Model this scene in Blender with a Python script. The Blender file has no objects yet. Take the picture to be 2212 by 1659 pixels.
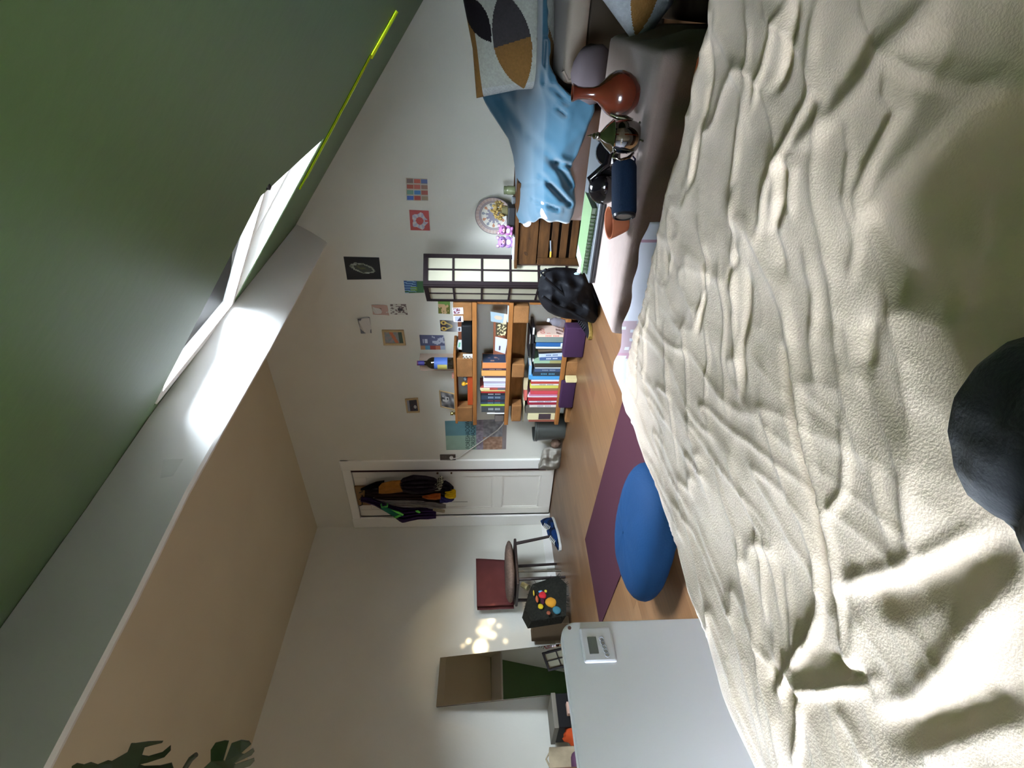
import bpy, bmesh, math, random
import numpy as np
from mathutils import Vector, Matrix, noise
random.seed(4)
rng = np.random.RandomState(4)
S = bpy.context.scene
COL = S.collection

# ------------------------------------------------------------------ camera
FPX = 1100.0; PSI = math.radians(37.1); PITCH = math.radians(3.9); EYE = 0.80
Fv = Vector((-math.sin(PSI)*math.cos(PITCH), math.cos(PSI)*math.cos(PITCH), -math.sin(PITCH)))
Rv = Vector((math.cos(PSI), math.sin(PSI), 0.0))
Uv = Rv.cross(Fv)
CAM = Vector((0, 0, EYE))
cd = bpy.data.cameras.new('camera'); cam = bpy.data.objects.new('camera', cd); COL.objects.link(cam)
cd.sensor_fit = 'HORIZONTAL'; cd.sensor_width = 36.0; cd.lens = 36.0*FPX/2212.0; cd.clip_start = 0.02
# the photograph was taken with the camera on its side: image left is up in the room
cam.matrix_world = Matrix(((-Uv.x, Rv.x, -Fv.x, CAM.x), (-Uv.y, Rv.y, -Fv.y, CAM.y), (-Uv.z, Rv.z, -Fv.z, CAM.z), (0, 0, 0, 1)))
S.camera = cam

# ------------------------------------------------------------------ world, lights, exposure
S.view_settings.view_transform = 'Standard'; S.view_settings.look = 'None'
S.view_settings.exposure = 0.48; S.view_settings.gamma = 1.0
try: S.view_settings.use_curve_mapping = False
except Exception: pass
S.cycles.use_denoising = True
S.cycles.max_bounces = 10; S.cycles.diffuse_bounces = 7; S.cycles.sample_clamp_indirect = 6.0
world = bpy.data.worlds.new('sky'); S.world = world; world.use_nodes = True
wn = world.node_tree.nodes; wl = world.node_tree.links
bg = wn['Background']; SKY = 72.0
_tc = wn.new('ShaderNodeTexCoord'); _sp = wn.new('ShaderNodeSeparateXYZ'); wl.new(_tc.outputs['Generated'], _sp.inputs['Vector'])
_mr = wn.new('ShaderNodeMapRange'); _mr.inputs['From Min'].default_value = 0.0; _mr.inputs['From Max'].default_value = 0.60; _mr.inputs['To Min'].default_value = .45; _mr.inputs['To Max'].default_value = 1.0
wl.new(_sp.outputs['Z'], _mr.inputs['Value'])          # roofs and trees around the house keep the skyline darker
_mx = wn.new('ShaderNodeVectorMath'); _mx.operation = 'SCALE'; _mx.inputs[0].default_value = (1.0, 1.10, 1.30); _gr = wn.new('ShaderNodeMapRange'); _gr.inputs['From Min'].default_value = -.05; _gr.inputs['From Max'].default_value = .04; _gr.inputs['To Min'].default_value = .08; _gr.inputs['To Max'].default_value = 1.0   # dark ground below the skyline
wl.new(_sp.outputs['Z'], _gr.inputs['Value']); _mm = wn.new('ShaderNodeMath'); _mm.operation = 'MULTIPLY'; wl.new(_mr.outputs['Result'], _mm.inputs[0]); wl.new(_gr.outputs['Result'], _mm.inputs[1]); wl.new(_mm.outputs['Value'], _mx.inputs['Scale'])   # even overcast
wl.new(_mx.outputs['Vector'], bg.inputs['Color']); bg.inputs['Strength'].default_value = SKY
SLOPE_N = Vector((0.745, 0, 1)).normalized()            # the roof slope z = 1.085 - 0.745 x
def slope_z(x): return 1.085 - 0.745*x
pl = bpy.data.lights.new('skylight_portal', 'AREA'); pl.shape = 'RECTANGLE'; pl.size = 1.5; pl.size_y = 1.25
pl.cycles.is_portal = True
po = bpy.data.objects.new('skylight_portal', pl); COL.objects.link(po)
_c = Vector((-0.945, 2.065, slope_z(-0.945))) + SLOPE_N*0.14
_z = SLOPE_N; _x = Vector((1, 0, -0.745)).normalized(); _y = _z.cross(_x)
po.matrix_world = Matrix(((_x.x, _y.x, _z.x, _c.x), (_x.y, _y.y, _z.y, _c.y), (_x.z, _y.z, _z.z, _c.z), (0, 0, 0, 1)))
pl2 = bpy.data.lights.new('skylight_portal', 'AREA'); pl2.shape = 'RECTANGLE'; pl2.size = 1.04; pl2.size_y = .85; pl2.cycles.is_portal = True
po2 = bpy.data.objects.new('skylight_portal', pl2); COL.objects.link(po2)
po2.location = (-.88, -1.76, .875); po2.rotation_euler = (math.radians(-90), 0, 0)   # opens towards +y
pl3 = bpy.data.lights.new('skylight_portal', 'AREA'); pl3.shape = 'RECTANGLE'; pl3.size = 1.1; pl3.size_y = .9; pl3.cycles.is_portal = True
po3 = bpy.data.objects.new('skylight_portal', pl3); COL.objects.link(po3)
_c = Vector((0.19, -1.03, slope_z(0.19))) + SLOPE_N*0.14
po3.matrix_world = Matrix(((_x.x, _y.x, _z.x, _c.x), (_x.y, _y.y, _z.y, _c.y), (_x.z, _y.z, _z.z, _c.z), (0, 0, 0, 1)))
# warm lamp standing further down the room, out of the frame
ll = bpy.data.lights.new('lamp_bulb', 'POINT'); ll.energy = 3.0; ll.color = (1.0, 0.86, 0.60); ll.shadow_soft_size = 0.09
lo = bpy.data.objects.new('lamp_bulb', ll); COL.objects.link(lo); lo.location = (-2.6, -0.9, 1.25)
# added spot, no lamp body: throws warm dapples on the wall beside the mirror
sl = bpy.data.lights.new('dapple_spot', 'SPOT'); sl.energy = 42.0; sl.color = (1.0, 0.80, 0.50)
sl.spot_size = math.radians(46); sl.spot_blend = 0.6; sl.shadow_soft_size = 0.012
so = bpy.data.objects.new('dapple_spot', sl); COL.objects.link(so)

# ------------------------------------------------------------------ helpers
def ray(px, py): return Fv + Rv*((829.5-py)/FPX) + Uv*((1106-px)/FPX)
def W(px, py, ax, val):
    """the point of the plane ax = val seen at photo pixel (px, py)"""
    r = ray(px, py); i = 'XYZ'.index(ax)
    return CAM + r*((val-CAM[i])/r[i])
def WD(px, py, d): return CAM + ray(px, py)*d
DIM = 1.0
def lin(c):
    return tuple(DIM*((v/12.92) if v <= 0.04045 else ((v+0.055)/1.055)**2.4) for v in [x/255.0 for x in c[:3]])
_mats = {}
def mat(name, rgb=(200, 200, 200), rough=0.6, metal=0.0, var=0.0, scale=20.0, bump=0.0, bscale=200.0, attr=False, spec=0.5, sheen=0.0, stretch=None, coat=0.0):
    if name in _mats: return _mats[name]
    m = bpy.data.materials.new(name); m.use_nodes = True; _mats[name] = m
    nt = m.node_tree; N = nt.nodes; L = nt.links; b = N['Principled BSDF']
    b.inputs['Roughness'].default_value = rough; b.inputs['Metallic'].default_value = metal
    b.inputs['Specular IOR Level'].default_value = spec if rough < .58 else spec*.3
    if sheen: b.inputs['Sheen Weight'].default_value = sheen; b.inputs['Sheen Roughness'].default_value = 0.5
    if coat: b.inputs['Coat Weight'].default_value = coat
    c = lin(rgb); src = None
    if attr:
        a = N.new('ShaderNodeVertexColor'); a.layer_name = 'Col'; src = a.outputs['Color']
    tc = N.new('ShaderNodeTexCoord'); co = tc.outputs['Object']
    if stretch:
        mp = N.new('ShaderNodeMapping'); mp.inputs['Scale'].default_value = stretch; L.new(co, mp.inputs['Vector']); co = mp.outputs['Vector']
    if var > 0:
        n = N.new('ShaderNodeTexNoise'); n.inputs['Scale'].default_value = scale; n.inputs['Detail'].default_value = 5
        L.new(co, n.inputs['Vector'])
        r = N.new('ShaderNodeMapRange'); r.inputs['From Min'].default_value = 0.3; r.inputs['From Max'].default_value = 0.7
        r.inputs['To Min'].default_value = 1-var; r.inputs['To Max'].default_value = 1+var
        L.new(n.outputs['Fac'], r.inputs['Value'])
        h = N.new('ShaderNodeHueSaturation'); h.inputs['Color'].default_value = (*c, 1)
        if src: L.new(src, h.inputs['Color'])
        L.new(r.outputs['Result'], h.inputs['Value']); L.new(h.outputs['Color'], b.inputs['Base Color'])
    elif src: L.new(src, b.inputs['Base Color'])
    else: b.inputs['Base Color'].default_value = (*c, 1)
    if bump > 0:
        n2 = N.new('ShaderNodeTexNoise'); n2.inputs['Scale'].default_value = bscale; n2.inputs['Detail'].default_value = 4
        L.new(co, n2.inputs['Vector'])
        bp = N.new('ShaderNodeBump'); bp.inputs['Strength'].default_value = bump; bp.inputs['Distance'].default_value = 0.01
        L.new(n2.outputs['Fac'], bp.inputs['Height']); L.new(bp.outputs['Normal'], b.inputs['Normal'])
    return m
def tag(o, label=None, cat=None, group=None, kind=None):
    if label: o['label'] = label
    if cat: o['category'] = cat
    if group: o['group'] = group
    if kind: o['kind'] = kind
    return o
def empty(name, loc, label, cat, group=None, rz=0.0):
    o = bpy.data.objects.new(name, None); COL.objects.link(o); o.location = loc; o.rotation_euler = (0, 0, rz)
    o.empty_display_size = 0.05
    return tag(o, label, cat, group)
class MB:
    """collects world-space geometry; build() links it as ONE mesh object"""
    def __init__(s): s.v = []; s.f = []; s.c = None; s.sm = False
    def add(s, vs, fs):
        k = len(s.v); s.v += [Vector(v) for v in vs]; s.f += [tuple(i+k for i in f) for f in fs]; return s
    def hexa(s, p):      # 8 corners: 4 of one face, 4 of the opposite face
        return s.add(p, [(3, 2, 1, 0), (4, 5, 6, 7), (0, 1, 5, 4), (1, 2, 6, 5), (2, 3, 7, 6), (3, 0, 4, 7)])
    def box(s, x0, x1, y0, y1, z0, z1, bev=0.0):
        if bev <= 0:
            return s.hexa([(x0, y0, z0), (x1, y0, z0), (x1, y1, z0), (x0, y1, z0), (x0, y0, z1), (x1, y0, z1), (x1, y1, z1), (x0, y1, z1)])
        bm = bmesh.new(); bmesh.ops.create_cube(bm, size=1)
        for v in bm.verts: v.co = Vector(((x0+x1)/2+v.co.x*(x1-x0), (y0+y1)/2+v.co.y*(y1-y0), (z0+z1)/2+v.co.z*(z1-z0)))
        bmesh.ops.bevel(bm, geom=bm.edges[:], offset=bev, segments=3 if bev > 0.008 else 2, profile=0.5, affect='EDGES')
        s.bm(bm); return s
    def obox(s, c, ax, ay, az, bev=0.0):   # oriented box, half axes as vectors
        c = Vector(c); m = MB(); m.box(-1, 1, -1, 1, -1, 1)
        if bev > 0:
            lx, ly, lz = ax.length, ay.length, az.length
            m = MB(); m.box(-lx, lx, -ly, ly, -lz, lz, bev)
            ax, ay, az = ax.normalized(), ay.normalized(), az.normalized()
        return s.add([c+ax*v.x+ay*v.y+az*v.z for v in m.v], m.f)
    def bm(s, bm, M=None):
        bm.verts.ensure_lookup_table(); bm.verts.index_update()
        s.add([(M @ v.co if M else v.co.copy()) for v in bm.verts], [[v.index for v in f.verts] for f in bm.faces]); bm.free()
    def tube(s, pts, r, n=8, caps=True):
        pts = [Vector(p) for p in pts]; rs = r if isinstance(r, (list, tuple)) else [r]*len(pts); k = len(s.v); up = None
        for i, p in enumerate(pts):
            t = (pts[min(i+1, len(pts)-1)]-pts[max(i-1, 0)]).normalized()
            if up is None: up = t.orthogonal().normalized()
            up = (up - t*up.dot(t)).normalized(); q = t.cross(up)
            for j in range(n):
                a = 2*math.pi*j/n; s.v.append(p+(up*math.cos(a)+q*math.sin(a))*rs[i])
        for i in range(len(pts)-1):
            for j in range(n):
                a, b = k+i*n+j, k+i*n+(j+1) % n; s.f.append((a, b, b+n, a+n))
        if caps: s.f.append(tuple(k+j for j in range(n))[::-1]); s.f.append(tuple(k+(len(pts)-1)*n+j for j in range(n)))
        return s
    def lathe(s, base, axis, prof, n=28, ry=1.0):
        """prof: list of (height, radius) along axis"""
        base = Vector(base); axis = Vector(axis).normalized(); u = axis.orthogonal().normalized(); w = axis.cross(u); k = len(s.v)
        for h, r in prof:
            for j in range(n):
                a = 2*math.pi*j/n; s.v.append(base+axis*h+(u*math.cos(a)+w*math.sin(a)*ry)*max(r, 1e-5))
        for i in range(len(prof)-1):
            for j in range(n):
                a, b = k+i*n+j, k+i*n+(j+1) % n; s.f.append((a, b, b+n, a+n))
        return s
    def ball(s, c, r, sub=2, sc=(1, 1, 1), jit=0.0):
        bm = bmesh.new(); bmesh.ops.create_icosphere(bm, subdivisions=sub, radius=1)
        c = Vector(c)
        for v in bm.verts:
            q = 1+jit*noise.noise(v.co*2.3+c*9)
            v.co = Vector((c.x+v.co.x*r*sc[0]*q, c.y+v.co.y*r*sc[1]*q, c.z+v.co.z*r*sc[2]*q))
        s.bm(bm); return s
    def disc(s, c, nrm, r, th, n=20):
        c = Vector(c); nrm = Vector(nrm).normalized()
        return s.lathe(c, nrm, [(0, 0), (0, r), (th, r), (th, 0)], n)
    def grid(s, P, closed=False):
        """P: rows x cols of points"""
        k = len(s.v); R = len(P); C = len(P[0])
        for row in P: s.v += [Vector(p) for p in row]
        for i in range(R-1):
            for j in range(C-1 + (1 if closed else 0)):
                a = k+i*C+j; b = k+i*C+(j+1) % C; s.f.append((a, b, b+C, a+C))
        return s
    def build(s, name, m, parent=None, smooth=False, colors=None, solid=0.0, label=None):
        org = parent.matrix_basis.translation if parent is not None else None
        me = bpy.data.meshes.new(name)
        vs = s.v
        if parent is not None:
            M = Matrix.LocRotScale(*_wm(parent)).inverted(); vs = [M @ v for v in s.v]
        me.from_pydata([tuple(v) for v in vs], [], s.f); me.update()
        o = bpy.data.objects.new(name, me); COL.objects.link(o)
        if parent is not None: o.parent = parent
        if m is not None: me.materials.append(m)
        if smooth:
            me.polygons.foreach_set('use_smooth', [True]*len(me.polygons))
            if smooth != 'all':
                try: me.set_sharp_from_angle(angle=math.radians(40))
                except Exception: pass
        if colors is not None:
            ca = me.color_attributes.new('Col', 'FLOAT_COLOR', 'CORNER'); buf = np.ones((len(me.loops), 4), dtype=np.float32)
            for p in me.polygons:
                c = colors[p.index]
                for li in p.loop_indices: buf[li, :3] = c
            ca.data.foreach_set('color', buf.ravel())
        if solid:
            md = o.modifiers.new('thick', 'SOLIDIFY'); md.thickness = solid; md.offset = -1
        if label: o['label'] = label
        return o
def _wm(o):
    M = o.matrix_basis.copy(); p = o.parent
    while p is not None: M = p.matrix_basis @ M; p = p.parent
    return M.decompose()
def fix_normals(o):
    bm = bmesh.new(); bm.from_mesh(o.data); bmesh.ops.recalc_face_normals(bm, faces=bm.faces[:]); bm.to_mesh(o.data); bm.free(); return o
def lerp(a, b, t): return a+(b-a)*t
def painted(name, TL, TR, BR, BL, fn, nu, nv, parent=None, th=0.004, m=None, curl=0.0, nrm=None):
    """a flat sheet with a printed picture: fn(u, v) gives sRGB; u left to right, v top to bottom"""
    TL, TR, BR, BL = map(Vector, (TL, TR, BR, BL))
    n = nrm or (TR-TL).cross(TL-BL).normalized()
    mb = MB(); P = []
    for j in range(nv+1):
        v = j/nv; P.append([TL.lerp(TR, i/nu).lerp(BL.lerp(BR, i/nu), v)+n*(th+curl*(math.sin(v*math.pi*1.6+1.0)+1)*(abs(i/nu-0.3))) for i in range(nu+1)])
    mb.grid(P); cols = [lin(fn((i+.5)/nu, (j+.5)/nv)) for j in range(nv) for i in range(nu)]
    k = len(mb.v); nf = len(mb.f)
    rim = [P[0][i] for i in range(nu+1)]+[P[j][nu] for j in range(1, nv+1)]+[P[nv][i] for i in range(nu-1, -1, -1)]+[P[j][0] for j in range(nv-1, 0, -1)]
    back = [p-n*(th*0.9 if curl == 0 else 0.0015) for p in rim]
    mb.v += [p.copy() for p in rim]+back; R = len(rim)
    for i in range(R): mb.f.append((k+i, k+(i+1) % R, k+R+(i+1) % R, k+R+i)); cols.append(lin((225, 222, 214)))
    mb.f.append(tuple(k+R+i for i in range(R))); cols.append(lin((225, 222, 214)))
    return mb.build(name, m or mat('printed_paper', attr=True, rough=0.5), parent, colors=cols)
def text(name, s, origin, right, up, h, m, parent, sx=1.0, depth=0.0006):
    cu = bpy.data.curves.new(name, 'FONT'); cu.body = s; cu.size = 1.0; cu.extrude = 0.0; cu.resolution_u = 2
    o = bpy.data.objects.new(name, cu); COL.objects.link(o)
    dg = bpy.context.evaluated_depsgraph_get(); me = bpy.data.meshes.new_from_object(o.evaluated_get(dg))
    vs = [v.co.copy() for v in me.vertices]; fs = [tuple(p.vertices) for p in me.polygons]
    bpy.data.objects.remove(o); bpy.data.curves.remove(cu); bpy.data.meshes.remove(me)
    right = right.normalized(); up = up.normalized(); n = right.cross(up)
    mb = MB(); mb.add([Vector(origin)+right*v.x*h*sx/0.7+up*v.y*h/0.7+n*depth for v in vs], fs)
    return mb.build(name, m, parent)
def rows_interp(rows, n):
    """rows: (px, py_a, py_b) sorted by px -> n evenly spread rows"""
    xs = [r[0] for r in rows]; out = []
    for i in range(n):
        x = lerp(xs[0], xs[-1], i/(n-1)); out.append((x, np.interp(x, xs, [r[1] for r in rows]), np.interp(x, xs, [r[2] for r in rows])))
    return out
def drape(rows, Y, thick=0.05, nr=26, nc=18, folds=3.0, famp=0.25, seed=0.0, fdir=0.0):
    """a hanging cloth body with a bulged front, in front of the plane y = Y; rows (px, py_a, py_b) give its outline"""
    R = rows_interp(rows, nr); front = []; back = []
    for i, (x, a, b) in enumerate(R):
        t = i/(nr-1); fr = []; bk = []
        for j in range(nc):
            s = j/(nc-1); p = W(x, lerp(a, b, s), 'Y', Y)
            e = max(0, math.sin(math.pi*s))**0.5*min(1, 4*t+.15, 4*(1-t)+.15)
            rip = math.sin((s*folds+fdir*t)*2*math.pi+seed)+0.6*math.sin((s*folds*2.3-fdir*t*1.7)*2*math.pi+seed*2.1)
            d = thick*e*(1+famp*rip+0.5*noise.noise(Vector((s*3+seed, t*5, seed))))
            # keep the outline seen from the doorway side steady: move along the sight line
            q = CAM + (p-CAM)*(1-max(d, 0)/(p-CAM).length)
            fr.append(q); bk.append(p+Vector((0, 0.004, 0)))
        front.append(fr); back.append(bk)
    mb = MB(); mb.grid(front); mb.grid([list(reversed(r)) for r in back])
    k2 = nr*nc
    for i in range(nr-1):
        for (j, jj) in ((0, nc-1), (nc-1, 0)):
            a, b = i*nc+j, (i+1)*nc+j; c, d = k2+(i+1)*nc+jj, k2+i*nc+jj
            mb.f.append((a, b, c, d) if j == 0 else (d, c, b, a))
    for i in (0, nr-1):
        for j in range(nc-1):
            a, b = i*nc+j, i*nc+j+1; c, d = k2+i*nc+nc-1-j-1, k2+i*nc+nc-1-j; mb.f.append((a, b, c, d))
    return mb

# ------------------------------------------------------------------ room shell
XL, YB, ZC = -4.678, 3.592, 2.541
XR, YF = 1.15, -1.70
m_wall = mat('wall_paint', (212, 210, 198), rough=0.75, var=0.03, scale=2.5, bump=0.08, bscale=60)
m_ceil = mat('ceiling_paint', (202, 192, 164), rough=0.8, var=0.03, scale=2.0)
m_green = mat('green_paint', (70, 100, 52), rough=0.42, var=0.05, scale=1.4, bump=0.06, bscale=30)
m_white = mat('white_gloss_paint', (232, 230, 222), rough=0.35)
m_beam = mat('beam_paint', (216, 214, 208), rough=0.6, var=0.02, scale=3)
def struct(mb, name, m, **k):
    o = mb.build(name, m, **k); o['kind'] = 'structure'; return o
# floor: narrow laminate boards, too fine to part in the photograph
m_floor = bpy.data.materials.new('laminate_floor'); m_floor.use_nodes = True
nt = m_floor.node_tree; N = nt.nodes; L = nt.links; b = N['Principled BSDF']
tc = N.new('ShaderNodeTexCoord'); mp = N.new('ShaderNodeMapping'); mp.inputs['Rotation'].default_value = (0, 0, math.radians(90)); L.new(tc.outputs['Object'], mp.inputs['Vector'])
br = N.new('ShaderNodeTexBrick'); br.inputs['Scale'].default_value = 1.0; br.inputs['Brick Width'].default_value = 0.9; br.inputs['Row Height'].default_value = 0.095
br.inputs['Mortar Size'].default_value = 0.0015; br.inputs['Mortar Smooth'].default_value = 0.3
br.inputs['Color1'].default_value = (*lin((108, 78, 50)), 1); br.inputs['Color2'].default_value = (*lin((92, 63, 38)), 1); br.inputs['Mortar'].default_value = (*lin((66, 44, 26)), 1)
L.new(mp.outputs['Vector'], br.inputs['Vector'])
mp2 = N.new('ShaderNodeMapping'); mp2.inputs['Scale'].default_value = (22, 1.6, 1); L.new(tc.outputs['Object'], mp2.inputs['Vector'])
nz = N.new('ShaderNodeTexNoise'); nz.inputs['Scale'].default_value = 2.0; nz.inputs['Detail'].default_value = 6; L.new(mp2.outputs['Vector'], nz.inputs['Vector'])
mr = N.new('ShaderNodeMapRange'); mr.inputs['From Min'].default_value = .3; mr.inputs['From Max'].default_value = .7; mr.inputs['To Min'].default_value = .84; mr.inputs['To Max'].default_value = 1.14
hs = N.new('ShaderNodeHueSaturation'); L.new(nz.outputs['Fac'], mr.inputs['Value']); L.new(mr.outputs['Result'], hs.inputs['Value']); L.new(br.outputs['Color'], hs.inputs['Color']); L.new(hs.outputs['Color'], b.inputs['Base Color'])
b.inputs['Roughness'].default_value = 0.38
struct(MB().box(XL-.1, XR+.1, YF-.1, YB+.1, -0.1, 0.0), 'floor', m_floor)
struct(MB().box(XL-.1, XL, YF-.1, YB+.1, 0, 2.6), 'wall_left', m_wall)

struct(MB().box(XR, XR+.1, YF-.1, YB+.1, 0, 0.26), 'wall_right', m_wall)
XT = (1.085-ZC)/0.745
def gable(mb, x0, x1, y0, y1, z0, up=.07):
    """a piece of gable wall whose top follows the roof"""
    xs = [x0]+([XT] if x0 < XT < x1 else [])+[x1]
    for a, b in zip(xs, xs[1:]):
        za, zb = (min(ZC, slope_z(a))+up if a > XT-1e-6 else ZC+up), (min(ZC, slope_z(b))+up if b > XT-1e-6 else ZC+up)
        mb.hexa([(a, y0, z0), (b, y0, z0), (b, y1, z0), (a, y1, z0), (a, y0, za), (b, y0, zb), (b, y1, zb), (a, y1, za)])
# back wall with the doorway cut out
DR = W(1000, 1013, 'Y', YB).x; DL = W(1000, 1113, 'Y', YB).x; DZ = W(757, 1012, 'Y', YB).z
mb = MB(); gable(mb, XL-.1, DL, YB, YB+.1, 0); gable(mb, DR, XR+.1, YB, YB+.1, 0); gable(mb, DL, DR, YB, YB+.1, DZ)
struct(mb, 'wall_back', m_wall)
GX0, GX1, GZ0, GZ1 = -1.40, -.36, .45, 1.30      # unseen gable window added behind the photographer to light bed and panel
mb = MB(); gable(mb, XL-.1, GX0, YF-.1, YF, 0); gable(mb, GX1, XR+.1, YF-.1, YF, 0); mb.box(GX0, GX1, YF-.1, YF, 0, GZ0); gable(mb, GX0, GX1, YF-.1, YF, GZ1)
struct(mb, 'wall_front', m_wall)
# flat ceiling and the upper part of the slope, above the beam
XT = (1.085-ZC)/0.745
mb = MB(); mb.box(XL-.1, XT, YF-.1, YB+.1, ZC, ZC+.1)
JN = [(YB+.1, -1.34), (2.3, -1.36), (1.68, -1.46), (1.34, -1.62), (0.94, -1.72), (0.5, -1.82), (0.0, -1.88), (YF-.1, -1.93)]     # line behind the beam where beige meets green
for (ya_, xa_), (yb_, xb_) in zip(JN, JN[1:]):
    q = [(XT, yb_, ZC), (xb_, yb_, slope_z(xb_)), (xa_, ya_, slope_z(xa_)), (XT, ya_, ZC)]; mb.hexa(q+[(x, y, z+.14) for x, y, z in q])
struct(mb, 'ceiling', m_ceil)
# green slope with the skylight opening
WX0, WX1, WY0, WY1 = -1.37, -0.52, 1.66, 2.47
TH = 0.08
def slab(mb, x0, x1, y0, y1, th=TH, off=0.0):
    n = SLOPE_N; p = [Vector((x, y, slope_z(x)))+n*off for x, y in ((x0, y0), (x1, y0), (x1, y1), (x0, y1))]
    mb.hexa(p+[q+n*th for q in p])
mb = MB()
for (ya_, xa_), (yb_, xb_) in zip(JN, JN[1:]):
    if ya_ < WY0+.05: xr = WX0
    else: xr = WX0
    q = [Vector((x, y, slope_z(x))) for x, y in ((xb_, yb_), (WX0, yb_), (WX0, ya_), (xa_, ya_))]; mb.hexa(q+[v+SLOPE_N*TH for v in q])
VX0, VX1, VY0, VY1 = -.12, .50, -1.30, -.76      # unseen second skylight added behind the photographer as fill light
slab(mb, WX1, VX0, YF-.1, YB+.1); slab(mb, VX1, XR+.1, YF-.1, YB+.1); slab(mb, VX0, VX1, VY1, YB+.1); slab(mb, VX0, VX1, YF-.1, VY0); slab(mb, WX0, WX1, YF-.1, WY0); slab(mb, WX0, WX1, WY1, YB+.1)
struct(mb, 'ceiling.001', m_green)
mb = MB(); e_ = .006
slab(mb, WX0, WX0+e_, WY0, WY1, TH-.01, .004); slab(mb, WX1-e_, WX1, WY0, WY1, TH-.01, .004); slab(mb, WX0+e_, WX1-e_, WY0, WY0+e_, TH-.01, .004); slab(mb, WX0+e_, WX1-e_, WY1-e_, WY1, TH-.01, .004)
struct(mb, 'trim_2', m_white)
# added lime strips stand in for streaks of light on the slope by the skylight
m_streak = mat('light_streak_lime', (190, 230, 40), rough=.18, metal=.85)
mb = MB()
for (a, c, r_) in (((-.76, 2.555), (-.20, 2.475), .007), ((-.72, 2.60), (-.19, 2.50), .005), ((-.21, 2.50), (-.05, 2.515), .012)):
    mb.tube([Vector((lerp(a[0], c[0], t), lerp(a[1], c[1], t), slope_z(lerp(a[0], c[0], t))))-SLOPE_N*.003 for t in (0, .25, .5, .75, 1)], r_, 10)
struct(mb, 'light_streak_trim', m_streak, smooth=True)
# end of the light streak strips
# boxed beam between ceiling and slope; its white face looks into the room's right side
prof = [(YB+.05, -1.43, -1.315), (2.3, -1.49, -1.335), (1.68, -1.50, -1.44), (1.34, -1.51, -1.60), (0.94, -1.555, -1.70), (0.5, -1.585, -1.80), (0.0, -1.62, -1.86), (YF-.05, -1.70, -1.91)]
P = []
for y, xa, xb in prof:
    za = 1.878; zb = slope_z(xb)-0.002
    zz = lerp(za, zb, .5)
    P.append([(xb-.035, y, slope_z(xb-.035)+.02), (xa-.035, y, za+.02), (xa-.028, y, za+.004), (xa-.012, y, za-.001), (xa, y, za+.008), (lerp(xa, xb, .5)+.004, y, zz), (xb, y, zb)])
o = struct(MB().grid(P), 'trim_1', m_beam, smooth=True); fix_normals(o)
# baseboards
mb = MB(); mb.box(XL, XL+.014, YF, YB, 0, .085); struct(mb, 'baseboard_left', m_white)
mb = MB(); mb.box(DR+.09, XR, YB-.014, YB, 0, .085); struct(mb, 'baseboard_back', m_white)

# skylight: frame, tilted sash, glass
win = empty('window_1', (-0.95, 2.07, slope_z(-0.95)+.12), None, None); win['kind'] = 'structure'
mw = mat('white_window_frame', (235, 232, 226), rough=0.4)
def fr(mb, x0, x1, y0, y1, w, th, off):
    slab(mb, x0, x0+w, y0, y1, th, off); slab(mb, x1-w, x1, y0, y1, th, off); slab(mb, x0+w, x1-w, y0, y0+w, th, off); slab(mb, x0+w, x1-w, y1-w, y1, th, off)
mb = MB(); fr(mb, WX0-.03, WX1+.03, WY0-.03, WY1+.03, .045, .05, TH-.02); mb.build('window_frame', mw, win)
# sash hinged half way up: the upper half leans inward
hx = lerp(WX0, WX1, .5); ang = math.radians(9)
sx = []; mbs = MB(); fr(mbs, WX0+.005, WX1-.005, WY0+.005, WY1-.005, .035, .03, TH-.005)
piv = Vector((hx, 0, slope_z(hx)))+SLOPE_N*(TH+.01)
Rm = Matrix.Translation(piv) @ Matrix.Rotation(-ang, 4, 'Y') @ Matrix.Translation(-piv)
mbs.v = [Rm @ v for v in mbs.v]; sash = mbs.build('sash', mw, win)
mg = bpy.data.materials.new('window_glass'); mg.use_nodes = True; N = mg.node_tree.nodes; L = mg.node_tree.links
for n in list(N): N.remove(n)
out = N.new('ShaderNodeOutputMaterial'); tr = N.new('ShaderNodeBsdfTransparent'); gl = N.new('ShaderNodeBsdfGlossy'); gl.inputs['Roughness'].default_value = 0.02
tr.inputs['Color'].default_value = (.95, .97, .96, 1); mx = N.new('ShaderNodeMixShader'); fz = N.new('ShaderNodeFresnel'); fz.inputs['IOR'].default_value = 1.3
L.new(fz.outputs['Fac'], mx.inputs['Fac']); L.new(tr.outputs['BSDF'], mx.inputs[1]); L.new(gl.outputs['BSDF'], mx.inputs[2]); L.new(mx.outputs['Shader'], out.inputs['Surface'])
mb = MB(); slab(mb, WX0+.035, WX1-.035, WY0+.035, WY1-.035, .006, TH+.01); mb.v = [Rm @ v for v in mb.v]; mb.build('pane', mg, win)
win3 = empty('added_window_3', (.19, -1.03, slope_z(.19)+.12), None, None); win3['kind'] = 'structure'
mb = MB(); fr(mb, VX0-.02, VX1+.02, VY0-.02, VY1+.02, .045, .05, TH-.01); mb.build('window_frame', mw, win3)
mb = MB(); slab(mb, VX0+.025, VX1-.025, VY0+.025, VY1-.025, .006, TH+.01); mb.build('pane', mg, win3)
win2 = empty('added_window_2', ((GX0+GX1)/2, YF, GZ0), None, None); win2['kind'] = 'structure'
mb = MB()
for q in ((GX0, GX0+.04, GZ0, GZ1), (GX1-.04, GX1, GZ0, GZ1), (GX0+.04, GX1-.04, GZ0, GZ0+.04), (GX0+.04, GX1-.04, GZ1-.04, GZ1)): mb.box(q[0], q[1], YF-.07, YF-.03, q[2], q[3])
mb.build('window_frame', mw, win2)
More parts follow.
